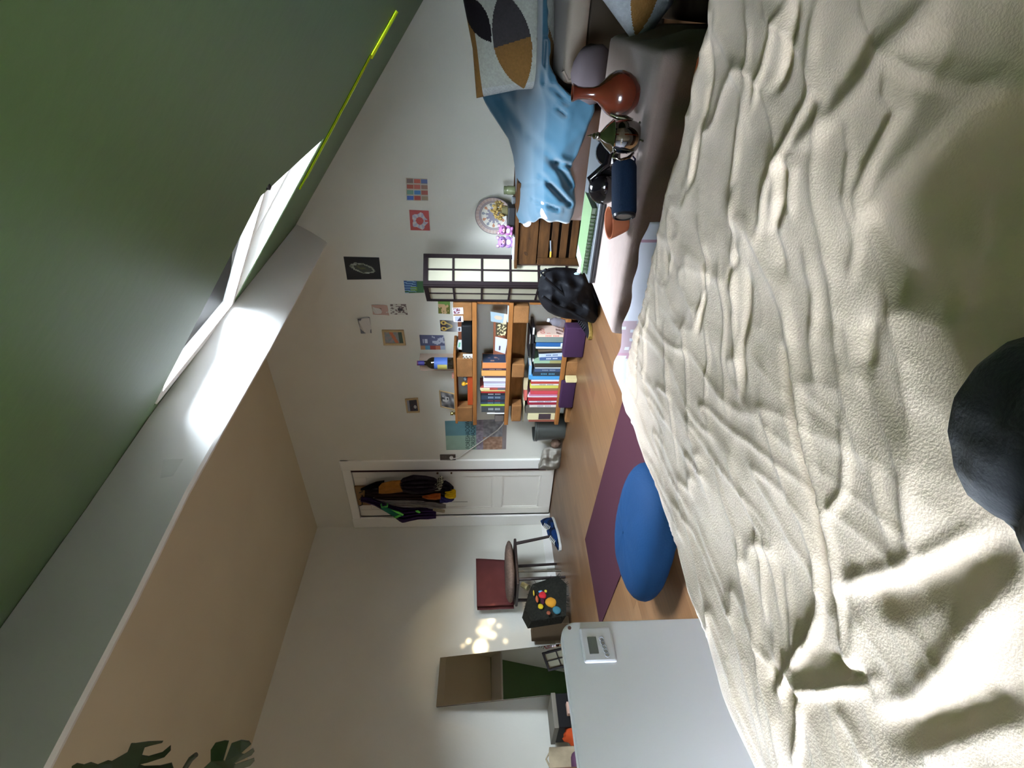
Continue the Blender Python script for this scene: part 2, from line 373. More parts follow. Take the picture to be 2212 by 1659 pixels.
MB().box(GX0+.04, GX1-.04, YF-.055, YF-.049, GZ0+.04, GZ1-.04).build('pane', mg, win2)
mb = MB(); p = Vector((WX1+.02, WY0+.03, slope_z(WX1+.02))); mb.ball(p, .012, 1); mb.build('hinge', mat('dark_plastic', (30, 30, 34), rough=.4), win)

# door
door = empty('door_1', ((DL+DR)/2, YB, 0), None, None); door['kind'] = 'structure'
m_door = mat('door_paint', (222, 217, 205), rough=0.4, var=0.02, scale=4)
lx0, lx1 = DL+.001, W(1000, 1016.5, 'Y', YB).x; ly0 = YB+.012
def wx(py, Y=YB): return W(1106, py, 'Y', Y).x
st = .10; zs = [0.01, W(1166, 1060, 'Y', YB).z, W(1084, 1060, 'Y', YB).z, W(1064, 1060, 'Y', YB).z, DZ-.13, DZ-.001]
mb = MB(); mb.box(lx0, lx0+st, ly0, ly0+.04, .01, DZ-.001, .003); mb.box(lx1-st, lx1, ly0, ly0+.04, .01, DZ-.001, .003); mb.build('stile', m_door, door)
mb = MB()
for a, c in ((zs[0], zs[1]), (zs[2], zs[3]), (zs[4], zs[5])): mb.box(lx0+st, lx1-st, ly0+.001, ly0+.04, a, c, .003)
mb.build('rail', m_door, door)
for a, c in ((zs[1], zs[2]), (zs[3], zs[4])):
    mb = MB(); mb.box(lx0+st-.01, lx1-st+.01, ly0+.016, ly0+.03, a-.01, c+.01)
    x0, x1 = lx0+st, lx1-st
    for q in ((x0, x0+.014, a, c), (x1-.014, x1, a, c), (x0, x1, a, a+.014), (x0, x1, c-.014, c)): mb.box(q[0], q[1], ly0+.006, ly0+.018, q[2], q[3], .003)
    mb.build('panel', m_door, door)
mb = MB()
for px in (945, 962): mb.disc(W(px if px < 950 else 975, 1023, 'Y', YB)+Vector((0, .012, 0)), (0, -1, 0), .011 if px < 950 else .009, .012, 12)
mb.build('keyhole', mat('brass_dark', (110, 84, 60), rough=.35, metal=.8), door)
# dark strip coloured as the shade between leaf and frame, and the corridor side behind it
mb = MB(); mb.box(lx1-.002, DR+.014, YB-.006, YB+.03, 0.10, DZ); mb.build('shade_strip', mat('gap_shade', (52, 34, 36), rough=.8), door)
mb = MB(); mb.box(DL-.02, DR+.02, YB+.075, YB+.095, 0, DZ+.02); mb.build('back_panel', mat('corridor_dark', (60, 50, 46), rough=.8), door)
casing = MB(); cr0, cr1 = DR, W(1000, 995, 'Y', YB-.02).x; cl0 = XL+.004
casing.box(cr0+.014, cr1, YB-.022, YB+.03, 0, DZ+.09, .006); casing.box(cl0, DL, YB-.022, YB+.03, 0, DZ+.09, .006); casing.box(cl0, cr1, YB-.02, YB+.03, DZ, DZ+.085, .006)
casing.build('door_frame', m_white, door)

# ------------------------------------------------------------------ bed
BZ = 0.45; BX0, BY1 = -0.79, 0.975
m_blanket = mat('fleece', (246, 222, 198), rough=0.95, var=0.05, scale=14, bump=0.16, bscale=420, spec=0.1, sheen=0.35)
folds = []   # (polyline in photo pixels, height m, width m)
def fd(h, w, *p): folds.append((p, h, w))
mm = 0.001
fd(9*mm, 12*mm, (1545, 0), (1545, 60), (1570, 110), (1590, 150), (1612, 200), (1618, 280))
fd(-10*mm, 13*mm, (1525, 40), (1530, 100), (1535, 180), (1520, 260), (1500, 380), (1480, 440))
fd(8*mm, 10*mm, (1610, 0), (1625, 70), (1620, 160), (1625, 235))
fd(-20*mm, 13*mm, (1722, 0), (1720, 50), (1715, 100), (1700, 165), (1680, 190))
fd(9*mm, 12*mm, (1700, 20), (1672, 100), (1650, 170), (1632, 235))
fd(11*mm, 13*mm, (1772, 0), (1765, 60), (1762, 150), (1765, 205), (1735, 260), (1715, 310), (1700, 345), (1672, 400), (1660, 470), (1645, 520))
fd(-15*mm, 12*mm, (1714, 345), (1705, 430), (1680, 500), (1690, 560), (1697, 600))
fd(10*mm, 10*mm, (1712, 330), (1728, 372), (1722, 420), (1726, 470))
fd(13*mm, 26*mm, (1720, 335), (1780, 270), (1850, 200), (1920, 120), (1990, 60), (2060, -20))
fd(11*mm, 12*mm, (1868, 415), (1910, 330), (1955, 240), (1935, 200), (1930, 150))
fd(-18*mm, 24*mm, (1880, 450), (1900, 510), (1930, 560), (1955, 610), (1968, 665))
fd(11*mm, 10*mm, (1862, 400), (1868, 470), (1885, 520), (1912, 585), (1932, 650), (1945, 740))
fd(9*mm, 14*mm, (1610, 225), (1598, 330), (1590, 400), (1602, 470), (1625, 510))
fd(11*mm, 11*mm, (1625, 470), (1640, 520), (1655, 560), (1680, 620), (1700, 690), (1712, 770))
fd(13*mm, 9*mm, (1712, 770), (1732, 830), (1745, 900), (1765, 1000), (1790, 1075), (1802, 1150), (1815, 1230), (1825, 1330), (1832, 1440))
fd(-26*mm, 10*mm, (1698, 760), (1715, 840), (1730, 910), (1752, 1000), (1776, 1080), (1789, 1180), (1798, 1300))
fd(9*mm, 8*mm, (1650, 850), (1680, 950), (1710, 1050), (1745, 1130), (1765, 1200), (1772, 1280), (1770, 1360), (1722, 1450))
fd(9*mm, 11*mm, (1600, 400), (1595, 500), (1592, 620), (1590, 720), (1602, 850))
fd(-11*mm, 10*mm, (1620, 590), (1618, 680), (1608, 760), (1612, 850))
fd(8*mm, 8*mm, (1575, 960), (1600, 1040), (1630, 1110), (1660, 1160), (1680, 1250), (1700, 1370))
fd(8*mm, 8*mm, (1550, 1000), (1580, 1100), (1600, 1160), (1612, 1250), (1640, 1350), (1660, 1460), (1692, 1560), (1705, 1659))
fd(7*mm, 9*mm, (1500, 1100), (1540, 1200), (1575, 1280), (1592, 1340), (1622, 1430), (1652, 1550), (1672, 1659))
fd(8*mm, 9*mm, (1455, 1030), (1500, 1180), (1522, 1260), (1562, 1380), (1602, 1480), (1640, 1590), (1665, 1659))
fd(7*mm, 7*mm, (1640, 1130), (1652, 1230), (1660, 1340))
fd(7*mm, 7*mm, (1700, 1240), (1715, 1350), (1725, 1420))
fd(18*mm, 9*mm, (1700, 1495), (1718, 1455), (1742, 1490), (1790, 1490), (1840, 1480), (1905, 1470))
fd(12*mm, 7*mm, (1716, 1450), (1755, 1380), (1775, 1330))
fd(12*mm, 8*mm, (1748, 1500), (1742, 1580), (1738, 1659))
fd(-14*mm, 9*mm, (1712, 1482), (1732, 1540)); fd(-16*mm, 10*mm, (1788, 1412), (1830, 1452), (1892, 1480)); fd(-13*mm, 9*mm, (1690, 1440), (1680, 1480))
fd(14*mm, 13*mm, (1830, 1262), (1950, 1235), (2050, 1195), (2170, 1135))
fd(-17*mm, 26*mm, (1870, 1290), (1960, 1275), (2080, 1230), (2212, 1165))
fd(13*mm, 17*mm, (1905, 1530), (1990, 1515), (2060, 1450), (2130, 1350), (2230, 1250))
fd(-14*mm, 22*mm, (1900, 1570), (2000, 1560), (2120, 1530), (2230, 1480))
fd(10*mm, 17*mm, (2230, 1545), (2100, 1590), (1980, 1640))
fd(8*mm, 11*mm, (1892, 830), (1930, 900), (1962, 960), (1985, 1030), (1985, 1120), (1995, 1210))
fd(-11*mm, 13*mm, (1880, 690), (1885, 790)); fd(-12*mm, 16*mm, (2080, 690), (2070, 640))
fd(8*mm, 8*mm, (1515, 470), (1530, 530), (1540, 590), (1522, 640), (1508, 700))
fd(-9*mm, 8*mm, (1530, 560), (1528, 620), (1510, 720)); fd(-8*mm, 8*mm, (1442, 540), (1450, 590), (1440, 625))
fd(7*mm, 7*mm, (1450, 470), (1460, 555), (1440, 625), (1425, 600))
fd(6*mm, 8*mm, (1440, 700), (1450, 800), (1460, 900), (1468, 1000)); fd(6*mm, 8*mm, (1482, 700), (1488, 800), (1505, 950), (1540, 1090))
fd(6*mm, 7*mm, (1525, 700), (1530, 780), (1528, 860), (1545, 940)); fd(6*mm, 8*mm, (1560, 560), (1568, 680), (1562, 780), (1580, 900))
fd(-16*mm, 9*mm, (1390, 700), (1383, 760), (1378, 800), (1376, 860)); fd(9*mm, 9*mm, (1408, 660), (1400, 740), (1397, 830), (1412, 900))
fd(9*mm, 8*mm, (1368, 740), (1362, 800), (1364, 860)); fd(6*mm, 7*mm, (1420, 560), (1425, 640), (1428, 700))
fd(-9*mm, 10*mm, (1590, 480), (1600, 560), (1575, 620)); fd(7*mm, 9*mm, (1835, 240), (1850, 330), (1840, 430), (1855, 520), (1840, 600))
fd(8*mm, 13*mm, (1745, 540), (1765, 640), (1760, 740), (1780, 840)); fd(7*mm, 11*mm, (1810, 640), (1835, 700), (1850, 780), (1880, 850))
fd(-7*mm, 15*mm, (2100, 380), (2110, 470), (2150, 560)); fd(10*mm, 28*mm, (1900, 420), (2000, 320), (2120, 220), (2240, 130))
fd(-10*mm, 30*mm, (1900, 60), (1840, 180), (1780, 250)); fd(-10*mm, 26*mm, (2060, 60), (2030, 140), (1990, 220)); fd(9*mm, 18*mm, (2150, 420), (2140, 520), (2160, 600))
fd(7*mm, 9*mm, (1835, 900), (1845, 980), (1840, 1060), (1800, 1120)); fd(6*mm, 9*mm, (1905, 1000), (1920, 1080), (1945, 1160))
fd(8*mm, 14*mm, (1850, 1330), (1850, 1400), (1835, 1470)); fd(7*mm, 10*mm, (1810, 1530), (1850, 1590), (1880, 1659)); fd(7*mm, 8*mm, (1620, 1330), (1650, 1400), (1680, 1440))
GX = np.concatenate([np.arange(BX0-0.02, 0.30, 0.0045), np.arange(0.30, 1.06, 0.03)]); GY = np.concatenate([np.arange(YF+.05, -0.35, 0.04), np.arange(-0.35, BY1+.03, 0.0045)])
XX, YY = np.meshgrid(GX, GY); ZZ = np.zeros_like(XX)
for pl_, h, w in folds:
    pts = [W(a, c, 'Z', BZ) for a, c in pl_]; pts = np.array([(p.x, p.y) for p in pts]); best = np.full(XX.shape, 9.0); par = np.zeros_like(XX)
    seg = np.linalg.norm(np.diff(pts, axis=0), axis=1); tot = seg.sum(); acc = 0
    for i in range(len(pts)-1):
        a, c = pts[i], pts[i+1]; d = c-a; t = np.clip(((XX-a[0])*d[0]+(YY-a[1])*d[1])/max(d@d, 1e-9), 0, 1)
        dist = np.hypot(XX-a[0]-t*d[0], YY-a[1]-t*d[1]); k = dist < best; best[k] = dist[k]; par[k] = ((acc+t*seg[i])/tot)[k]; acc += seg[i]
    h = h*.48; w = w*.68
    taper = np.clip(np.minimum(par, 1-par)*5+.25, 0, 1)
    ZZ += h*taper*np.exp(-(best/w)**2*(1.0 if h < 0 else 1.3))
def nfield(sx, sy, amp, seed):
    return np.array([[noise.noise(Vector((x*sx, y*sy, seed)))*amp for x in GX] for y in GY])
ZZ += nfield(5, 4, .012, 3.0)+nfield(26, 9, .0024, 8.0)+nfield(70, 30, .0008, 5.0)
rid = np.array([[max(0, 1-abs(noise.noise(Vector((x*30+2.5*noise.noise(Vector((x*3, y*3, 1))), y*5.5, 21.0))))*3.2)**3 for x in GX] for y in GY])
amp_ = np.clip((-.18-XX)/.35, 0, 1)*np.clip((YY+.15)/.4, 0, 1); ZZ += rid*.0042*amp_
rid2 = np.array([[max(0, 1-abs(noise.noise(Vector(((x-y*.5)*11, (y+x*.5)*4, 5.0))))*3.0)**3 for x in GX] for y in GY]); ZZ += rid2*.005*(1-amp_)
# soft rolled edges
ex = np.clip((XX-BX0)/0.05, -1, 1); ey = np.clip((BY1-YY)/0.05, -1, 1)
ZZ -= 0.035*(1-np.clip(ex, 0, 1))**2+0.035*(1-np.clip(ey, 0, 1))**2
ZZ += BZ+0.004
# gentle waves of the outline
wav = 0.010*np.sin(XX*17)+.006*np.sin(XX*41); YY = YY+np.where(YY > BY1-.12, wav*(YY-(BY1-.12))/.12, 0)
wavx = 0.008*np.sin(YY*15+1)+.005*np.sin(YY*39); XX = XX+np.where(XX < BX0+.12, wavx*((BX0+.12)-XX)/.12, 0)
P = [[(XX[j, i], YY[j, i], ZZ[j, i]) for i in range(len(GX))] for j in range(len(GY))]
# hem hanging over the far and the left side
hem = []
for k, (dz, oy) in enumerate(((.03, .012), (.07, .016), (.12, .014))):
    hem.append([(P[-1][i][0], P[-1][i][1]+oy, P[-1][i][2]-dz-.01*math.sin(i*.11)) for i in range(len(GX))])
P += hem
P2 = []
for row in P:
    x, y, z = row[0]; P2.append([(x-.010, y, max(z-.17, .2)), (x-.015, y, max(z-.10, .24)), (x-.010, y, z-.035)]+row)
mbk = MB().grid(P2)
bed = empty('bed', (0.1, -.3, 0), 'low double bed covered with a crumpled beige fleece blanket in the foreground', 'bed')
mb = MB(); mb.box(BX0+.03, XR-.05, YF+.04, BY1-.03, .0, .16, .01); mb.build('bed_base', mat('dark_wood_base', (74, 52, 38), rough=.6), bed)
mb = MB(); mb.box(BX0+.015, XR-.04, YF+.03, BY1-.015, .16, .415, .03); mb.build('mattress', mat('mattress_cloth', (224, 220, 214), rough=.9), bed)
blk = mbk.build('fleece_blanket', m_blanket, None, smooth='all')
tag(blk, 'crumpled beige fleece blanket spread over the bed and filling the foreground', 'blanket')
# white duvet peeking out under the blanket at the far left corner of the bed
dv = []
Ys = [480, 520, 560, 600, 640, 680, 700, 720, 750, 780, 800, 830, 850]
edge = {480: 1403, 520: 1388, 560: 1378, 600: 1370, 640: 1366, 680: 1352, 700: 1345, 720: 1344, 750: 1337, 780: 1326, 800: 1326, 830: 1334, 850: 1342}
inner = {480: 1402, 520: 1400, 560: 1395, 600: 1392, 640: 1385, 680: 1378, 700: 1378, 720: 1378, 750: 1375, 780: 1365, 800: 1355, 830: 1350, 850: 1350}
rows = []; cols = []
for py in np.linspace(480, 850, 60):
    e = np.interp(py, Ys, [edge[k] for k in Ys]); i_ = np.interp(py, Ys, [inner[k] for k in Ys])
    a = W(i_+26, py, 'Z', .435); c = W(e, py, 'Z', .425); r = []
    outw = (c-a); outw.z = 0; outw.normalize()
    for k in range(12):
        t = k/11; p = a.lerp(c, min(t/.6, 1)); p.z = .430+.003*math.sin(py*.07+t*4)
        if t > .6: q = (t-.6)/.4; p = p+outw*.012*math.sin(q*math.pi); p.z -= q*.10
        r.append(p)
    rows.append(r)
def duv(i, j):
    py = 480+370*i/59
    if 688 < py < 760 and j < 9 and (py*3+j*7) % 60 < 52: return lin((150, 130, 136))
    if abs(py-515-j) < 3.5 or abs(py-770+j*1.5) < 4: return lin((150, 116, 128))
    return lin((176, 176, 184))
mb = MB().grid(rows); cl = [duv(i, j) for i in range(59) for j in range(11)]
o = mb.build('duvet', mat('duvet_print', attr=True, rough=.9), None, smooth='all', colors=cl, solid=.006); tag(o, 'white duvet with mauve print peeking out below the beige blanket at the bed edge', 'duvet')

# person: knee and legs of whoever sits on the bed, in dark trousers
def skin_person():
    K = WD(2130, 915, .305); K2 = WD(2300, 935, .285)
    pts = [(0.02, -.46, .56), (0.0, -.52, .76), (-.09, -.38, .55), (-.12, -.12, .535), tuple(K2+Vector((0, 0, -.005))), tuple(K), (-.12, .05, .47), (.04, -.10, .48), (.14, -.10, .49),
           (.13, -.38, .55), (.42, -.10, .53), (.60, .02, .51), (.42, -.16, .49), (.16, -.20, .485), (.10, -.20, .485), (-.02, -.60, .93), (-.04, -.64, 1.02)]
    rad = [.13, .13, .10, .084, .070, .056, .05, .04, .035, .10, .085, .06, .055, .04, .035, .10, .055]
    ed = [(0, 1), (0, 2), (2, 3), (3, 4), (4, 5), (5, 6), (6, 7), (7, 8), (0, 9), (9, 10), (10, 11), (11, 12), (12, 13), (13, 14), (1, 15), (15, 16)]
    me = bpy.data.meshes.new('person'); me.from_pydata(pts, ed, []); o = bpy.data.objects.new('person', me); COL.objects.link(o)
    md = o.modifiers.new('skin', 'SKIN'); md.use_smooth_shade = True
    for i, v in enumerate(me.skin_vertices[0].data): v.radius = (rad[i], rad[i]); v.use_root = (i == 0)
    o.modifiers.new('sub', 'SUBSURF').levels = 2; o.modifiers['sub'].render_levels = 2
    dg = bpy.context.evaluated_depsgraph_get(); m2 = bpy.data.meshes.new_from_object(o.evaluated_get(dg)); o.modifiers.clear(); o.data = m2
    # trouser creases around the knee
    bm = bmesh.new(); bm.from_mesh(m2); bmesh.ops.subdivide_edges(bm, edges=[e for e in bm.edges if (e.verts[0].co-K).length < .22], cuts=3, use_grid_fill=True, smooth=1)
    bm.normal_update()
    for v in bm.verts:
        d = (v.co-K).length
        if d < .22: s = v.co-K; v.co += v.normal*(.0016*math.sin(s.dot(Rv)*55+s.dot(Fv)*70+2*noise.noise(s*12)))*(1-d/.22)
    bm.to_mesh(m2); bm.free(); m2.polygons.foreach_set('use_smooth', [True]*len(m2.polygons))
    m2.materials.clear(); m2.materials.append(mat('dark_trousers', (44, 47, 54), rough=.85, bump=.15, bscale=350, sheen=.15))
    tag(o, 'seated person, only a bent knee in dark grey trousers visible on the blanket', 'person')
skin_person()

# ------------------------------------------------------------------ radiator panel beside the bed
RX = -0.965
def wr(px, py): return W(px, py, 'X', RX)
tz = wr(1213, 1375).z; ry1 = wr(1300, 1341).y
rad = empty('panel_heater', (RX, 0, 0), 'flat white infrared panel heater with a small control box beside the bed', 'heater')
bm = bmesh.new(); r0 = .03; seg = 8; pts = []
y0r, y1r, z0r, z1r = ry1-.95, ry1, .04, tz
for (cy, cz, a0) in ((y1r-r0, z1r-r0, 0), (y0r+r0, z1r-r0, 90), (y0r+r0, z0r+r0, 180), (y1r-r0, z0r+r0, 270)):
    for k in range(seg+1): a = math.radians(a0+90*k/seg); pts.append((cy+r0*math.cos(a), cz+r0*math.sin(a)))
vs = [bm.verts.new((RX, y, z)) for y, z in pts]; f = bm.faces.new(vs)
ex_ = bmesh.ops.extrude_face_region(bm, geom=[f]); 
for v in [g for g in ex_['geom'] if isinstance(g, bmesh.types.BMVert)]: v.co.x -= .022
bmesh.ops.recalc_face_normals(bm, faces=bm.faces[:]); bmesh.ops.bevel(bm, geom=[e for e in bm.edges if abs(e.verts[0].co.x-e.verts[1].co.x) < 1e-6], offset=.003, segments=2, affect='EDGES')
mb = MB(); mb.bm(bm); mb.build('panel', mat('heater_white', (240, 242, 247), rough=.38), rad)
mb = MB(); c = wr(1230, 1357); mb.disc(c+Vector((.0005, 0, 0)), (1, 0, 0), .0035, .0015, 12); mb.build('screw', mat('screw', (120, 90, 80), rough=.4, metal=.5), rad)
bx = [wr(1249, 1359), wr(1317, 1357), wr(1334, 1433), wr(1262, 1434)]
by0, by1 = (bx[2].y+bx[3].y)/2, (bx[0].y+bx[1].y)/2; bz0, bz1 = (bx[1].z+bx[2].z)/2, (bx[0].z+bx[3].z)/2
mb = MB(); mb.box(RX, RX+.007, by0, by1, bz0, bz1, .004); ctl = mb.build('control_box', mat('control_white', (232, 233, 240), rough=.35), rad)
def wc(px, py): return W(px, py, 'X', RX+.0075)
a, c = wc(1268, 1376), wc(1294, 1412)
mb = MB(); mb.box(RX+.0065, RX+.0082, c.y, a.y, c.z, a.z, .0005); mb.build('display', mat('lcd', (98, 104, 98), rough=.25), ctl)
mb = MB()
for k in range(5):
    p = wc(1299+k*3.2, 1380+k*8.5); 
    mb.lathe(p-Vector((.0002, 0, 0)), (1, 0, 0), [(0, .0048), (.0012, .0045), (.0012, .0032), (0, .003)], 12)
mb.build('button', mat('button_grey', (196, 200, 216), rough=.5), ctl)

DIM = 0.74      # the things' paints are taken from the photograph, where they are lit brighter than white paper at one
# ------------------------------------------------------------------ coffee table with cloth, and what stands on it
TZ = .38; tx0, tx1, ty0, ty1 = -.822, -.085, 1.36, 1.93
tab = empty('coffee_table', ((tx0+tx1)/2, (ty0+ty1)/2, 0), 'low rectangular coffee table hidden under a pinkish beige cloth', 'table')
mt = mat('table_wood', (92, 62, 44), rough=.5)
MB().box(tx0+.01, tx1-.01, ty0+.01, ty1-.01, TZ-.035, TZ-.006, .004).build('tabletop', mt, tab)
for sx in (tx0+.035, tx1-.035):
    for sy in (ty0+.035, ty1-.035): MB().box(sx-.022, sx+.022, sy-.022, sy+.022, 0, TZ-.03, .003).build('leg', mt, tab)
m_cloth = mat('table_cloth', (150, 132, 124), rough=.95, var=.06, scale=30, bump=.15, bscale=300, spec=.15, sheen=.2)
rows = []; 
def rect_pt(s, out):   # s along the perimeter
    w_, h_ = tx1-tx0, ty1-ty0; per = 2*(w_+h_); d = (s % 1)*per; r = .02
    if d < w_: return Vector((tx0+d, ty0-out, 0)), d/w_
    d -= w_
    if d < h_: return Vector((tx1+out, ty0+d, 0)), d/h_
    d -= h_
    if d < w_: return Vector((tx1-d, ty1+out, 0)), d/w_
    d -= w_
    return Vector((tx0-out, ty1-d, 0)), d/h_
NP = 200; cx, cy = (tx0+tx1)/2, (ty0+ty1)/2; rings = []
for k, (f_, dz, out) in enumerate([(0, 0, 0), (.3, 0, 0), (.6, 0, 0), (.85, 0, 0), (.975, 0, 0), (1, -.004, .002), (1, -.012, .008), (1, -.05, .010), (1, -.12, .014), (1, -.20, .018), (1, -.27, .02), (1, -.30, .022)]):
    ring = []
    for i in range(NP):
        p, q = rect_pt(i/NP, 0); 
        if f_ < 1: p = Vector((lerp(cx, p.x, f_), lerp(cy, p.y, f_), 0)); z = TZ+.003*noise.noise(Vector((p.x*6, p.y*6, 1)))*f_*(1 if f_ < .9 else .3)
        else:
            amp = min(1, max(0, -dz-.02)/.1); wv = (.5+.5*math.sin(i*.46+math.sin(i*.13)*2))*.03*amp
            p2, _ = rect_pt(i/NP, out+wv); p = p2; z = TZ+dz
        ring.append(Vector((p.x, p.y, z)))
    rings.append(ring)
mb = MB().grid(rings, closed=True); mb.f.append(tuple(range(NP))[::-1] if False else tuple(range(NP)))
cl = mb.build('tablecloth', m_cloth, None, smooth='all'); tag(cl, 'thick pinkish beige cloth draped over the coffee table', 'tablecloth')
TS = TZ+.003
# vase
vp = onp = W(1379, 205, 'Z', TS); vp = W(1376, 206, 'Z', TS); 
sc = (vp-CAM).dot(Fv)/FPX     # metres per pixel at the vase
vprof = [(0, 0), (0, 22), (3, 24), (10, 34), (22, 42), (38, 46), (52, 44), (64, 37), (76, 25), (86, 16), (98, 12), (118, 11.5), (130, 13), (139, 17.5), (141, 18), (141, 15), (132, 10), (118, 8.5), (98, 9), (86, 10), (80, 4), (80, 0)]
mvase = mat('glazed_clay', (104, 44, 28), rough=.2, var=.35, scale=9, coat=.4)
vp = vp + Vector((.02, .06, 0))*0
o = MB().lathe(vp, (0, 0, 1), [(h*sc, r*sc) for h, r in vprof], 40).build('clay_vase', mvase, None, smooth=True); tag(o, 'glossy reddish brown clay vase with a round body and thin neck on the table', 'vase')
# teapot
tp = W(1383, 297, 'Z', TS); sc = (tp-CAM).dot(Fv)/FPX; ms = mat('polished_silver', (214, 212, 208), rough=.06, metal=1.0)
pot = empty('teapot', tp, 'polished silver teapot with a tall domed lid beside the clay vase', 'teapot')
pr = [(6, 0), (6, 22), (8, 28), (14, 31), (24, 33), (36, 34), (48, 33), (58, 31), (62, 31.5)]
MB().lathe(tp, (0, 0, 1), [(h*sc, r*sc) for h, r in pr], 32).build('body', ms, pot, smooth=True)
pr = [(61, 33), (63, 33.5), (65, 31), (70, 27), (76, 22), (82, 15), (87, 9), (89, 7), (92, 8.5), (95, 8), (97, 5), (100, 6.5), (103, 5), (105, 2.5), (109, 3), (111, 1.5), (115, 1), (116, 0)]
MB().lathe(tp, (0, 0, 1), [(h*sc, r*sc) for h, r in pr], 28).build('lid', ms, pot, smooth=True)
MB().tube([tp+Rv*(31*sc)+Vector((0, 0, 20*sc)), tp+Rv*(40*sc)+Vector((0, 0, 34*sc)), tp+Rv*(42*sc)+Vector((0, 0, 52*sc)), tp+Rv*(48*sc)+Vector((0, 0, 66*sc))], [9*sc, 7*sc, 5*sc, 4*sc], 12).build('spout', ms, pot, smooth=True)
MB().tube([tp-Rv*(30*sc)+Vector((0, 0, 54*sc)), tp-Rv*(44*sc)+Vector((0, 0, 60*sc)), tp-Rv*(50*sc)+Vector((0, 0, 44*sc)), tp-Rv*(44*sc)+Vector((0, 0, 24*sc)), tp-Rv*(33*sc)+Vector((0, 0, 15*sc))], 3.2*sc, 10).build('handle', ms, pot, smooth=True)
for k in range(3):
    a = 2*math.pi*k/3+.5; q = Vector((math.cos(a), math.sin(a), 0))*24*sc
    MB().tube([tp+q*.9+Vector((0, 0, 12*sc)), tp+q*1.15+Vector((0, 0, 4*sc)), tp+q*1.3+Vector((0, 0, 1.5*sc))], [4*sc, 2.5*sc, 2.5*sc], 8).build('foot', ms, pot, smooth=True)
# portable speaker: capped cylinder lying along the table
a = W(1374, 470, 'Z', TS); c = W(1374, 350, 'Z', TS); ax = (c-a); ax.z = 0; ln = ax.length; ax.normalize(); sc = (a-CAM).dot(Fv)/FPX; rr = 26.5*sc
ctr = a+Vector((0, 0, rr)); sp = empty('bluetooth_speaker', a, 'dark blue cylindrical wireless speaker lying on the table edge', 'speaker')
pr = [(0, rr*.80), (.006, rr*.93), (.016, rr), (ln-.016, rr), (ln-.006, rr*.92), (ln, rr*.7), (ln, 0)]
MB().lathe(ctr, ax, pr, 36).build('body', mat('blue_mesh_fabric', (12, 32, 54), rough=.8, bump=.3, bscale=900), sp, smooth=True)
MB().lathe(ctr, ax, [(.003, 0), (.003, rr*.74), (-.001, rr*.78), (0, rr*.9), (.006, rr*.95)], 32).build('end_cap', mat('rubber_black', (16, 18, 24), rough=.3), sp, smooth=True)
MB().lathe(ctr-ax*.0005, ax, [(.002, 0), (.0015, rr*.60), (.0035, rr*.62)], 32).build('passive_disc', mat('grey_disc', (86, 84, 76), rough=.4), sp, smooth=True)
e0 = ctr+ax*(ln-.01)
MB().tube([e0-Vector((0, 0, rr*.3)), e0+ax*.02-Vector((0, 0, rr*.2)), e0+ax*.03-Vector((0, 0, rr*.6)), e0+ax*.018-Vector((0, 0, rr*.92)), e0-ax*.01-Vector((0, 0, rr*.8))], .0025, 8).build('loop', mat('cord_navy', (26, 26, 60), rough=.7), sp, smooth=True)
# laptop and green notebook on it
lp = [W(1283, 290, 'Z', TS), W(1312, 330, 'Z', TS), W(1299, 478, 'Z', TS), W(1266, 603, 'Z', TS)]
la = empty('laptop', lp[0], 'closed grey laptop lying on the table under the green notebook', 'laptop')
A_ = W(1268, 604, 'Z', TS); B_ = W(1301, 466, 'Z', TS); C_ = Vector((-.37, 1.68, TS)); 
# rectangle aligned with the table's far edge
lx0_, lx1_, ly0_, ly1_ = -.80, -.36, 1.655, 1.925
MB().box(lx0_, lx1_, ly0_, ly1_, TS, TS+.011, .003).build('base', mat('laptop_dark', (48, 46, 50), rough=.4), la)
MB().box(lx0_, lx1_, ly0_, ly1_, TS+.011, TS+.019, .003).build('lid', mat('laptop_grey', (84, 88, 92), rough=.42, metal=.25), la)
nbz = TS+.020
na, nb_, nc_ = W(1286, 566, 'Z', nbz), W(1285, 470, 'Z', nbz), W(1265, 446, 'Z', nbz+.02)
nbk = empty('notebook', na, 'pale green notebook with spiral binding lying on the laptop', 'notebook')
mgreen = mat('notebook_green', (84, 112, 68), rough=.55, var=.06, scale=20)
d1 = Vector((.245, -.02, 0)); d2 = Vector((.012, .14, 0)); o0 = Vector((-.785, 1.70, nbz))
MB().hexa([o0, o0+d1, o0+d1+d2, o0+d2, o0+Vector((0, 0, .003)), o0+d1+Vector((0, 0, .003)), o0+d1+d2+Vector((0, 0, .003)), o0+d2+Vector((0, 0, .003))]).build('cover', mgreen, nbk)
u3 = Vector((0, 0, .003)); u14 = Vector((0, 0, .015)); i_ = .004
o1 = o0+d1*.01+d2*.03
MB().hexa([o1+u3, o1+d1*.98+u3, o1+d1*.98+d2*.95+u3, o1+d2*.95+u3, o1+u14, o1+d1*.98+u14, o1+d1*.98+d2*.95+u14, o1+d2*.95+u14]).build('pages', mat('pages', (140, 150, 132), rough=.8), nbk)
u18 = Vector((0, 0, .018))
MB().hexa([o0+u14, o0+d1+u14, o0+d1+d2+u14, o0+d2+u14, o0+u18, o0+d1+u18, o0+d1+d2+u18, o0+d2+u18]).build('cover', mgreen, nbk)
for k in range(16):
    q = o0+d1*(.08+k*.055)+Vector((0, -.002, .009)); MB().tube([q+Vector((0, .005*math.cos(t), .0095*math.sin(t))) for t in np.linspace(0, 2*math.pi, 9)], .0012, 5).build('ring', mgreen, nbk)
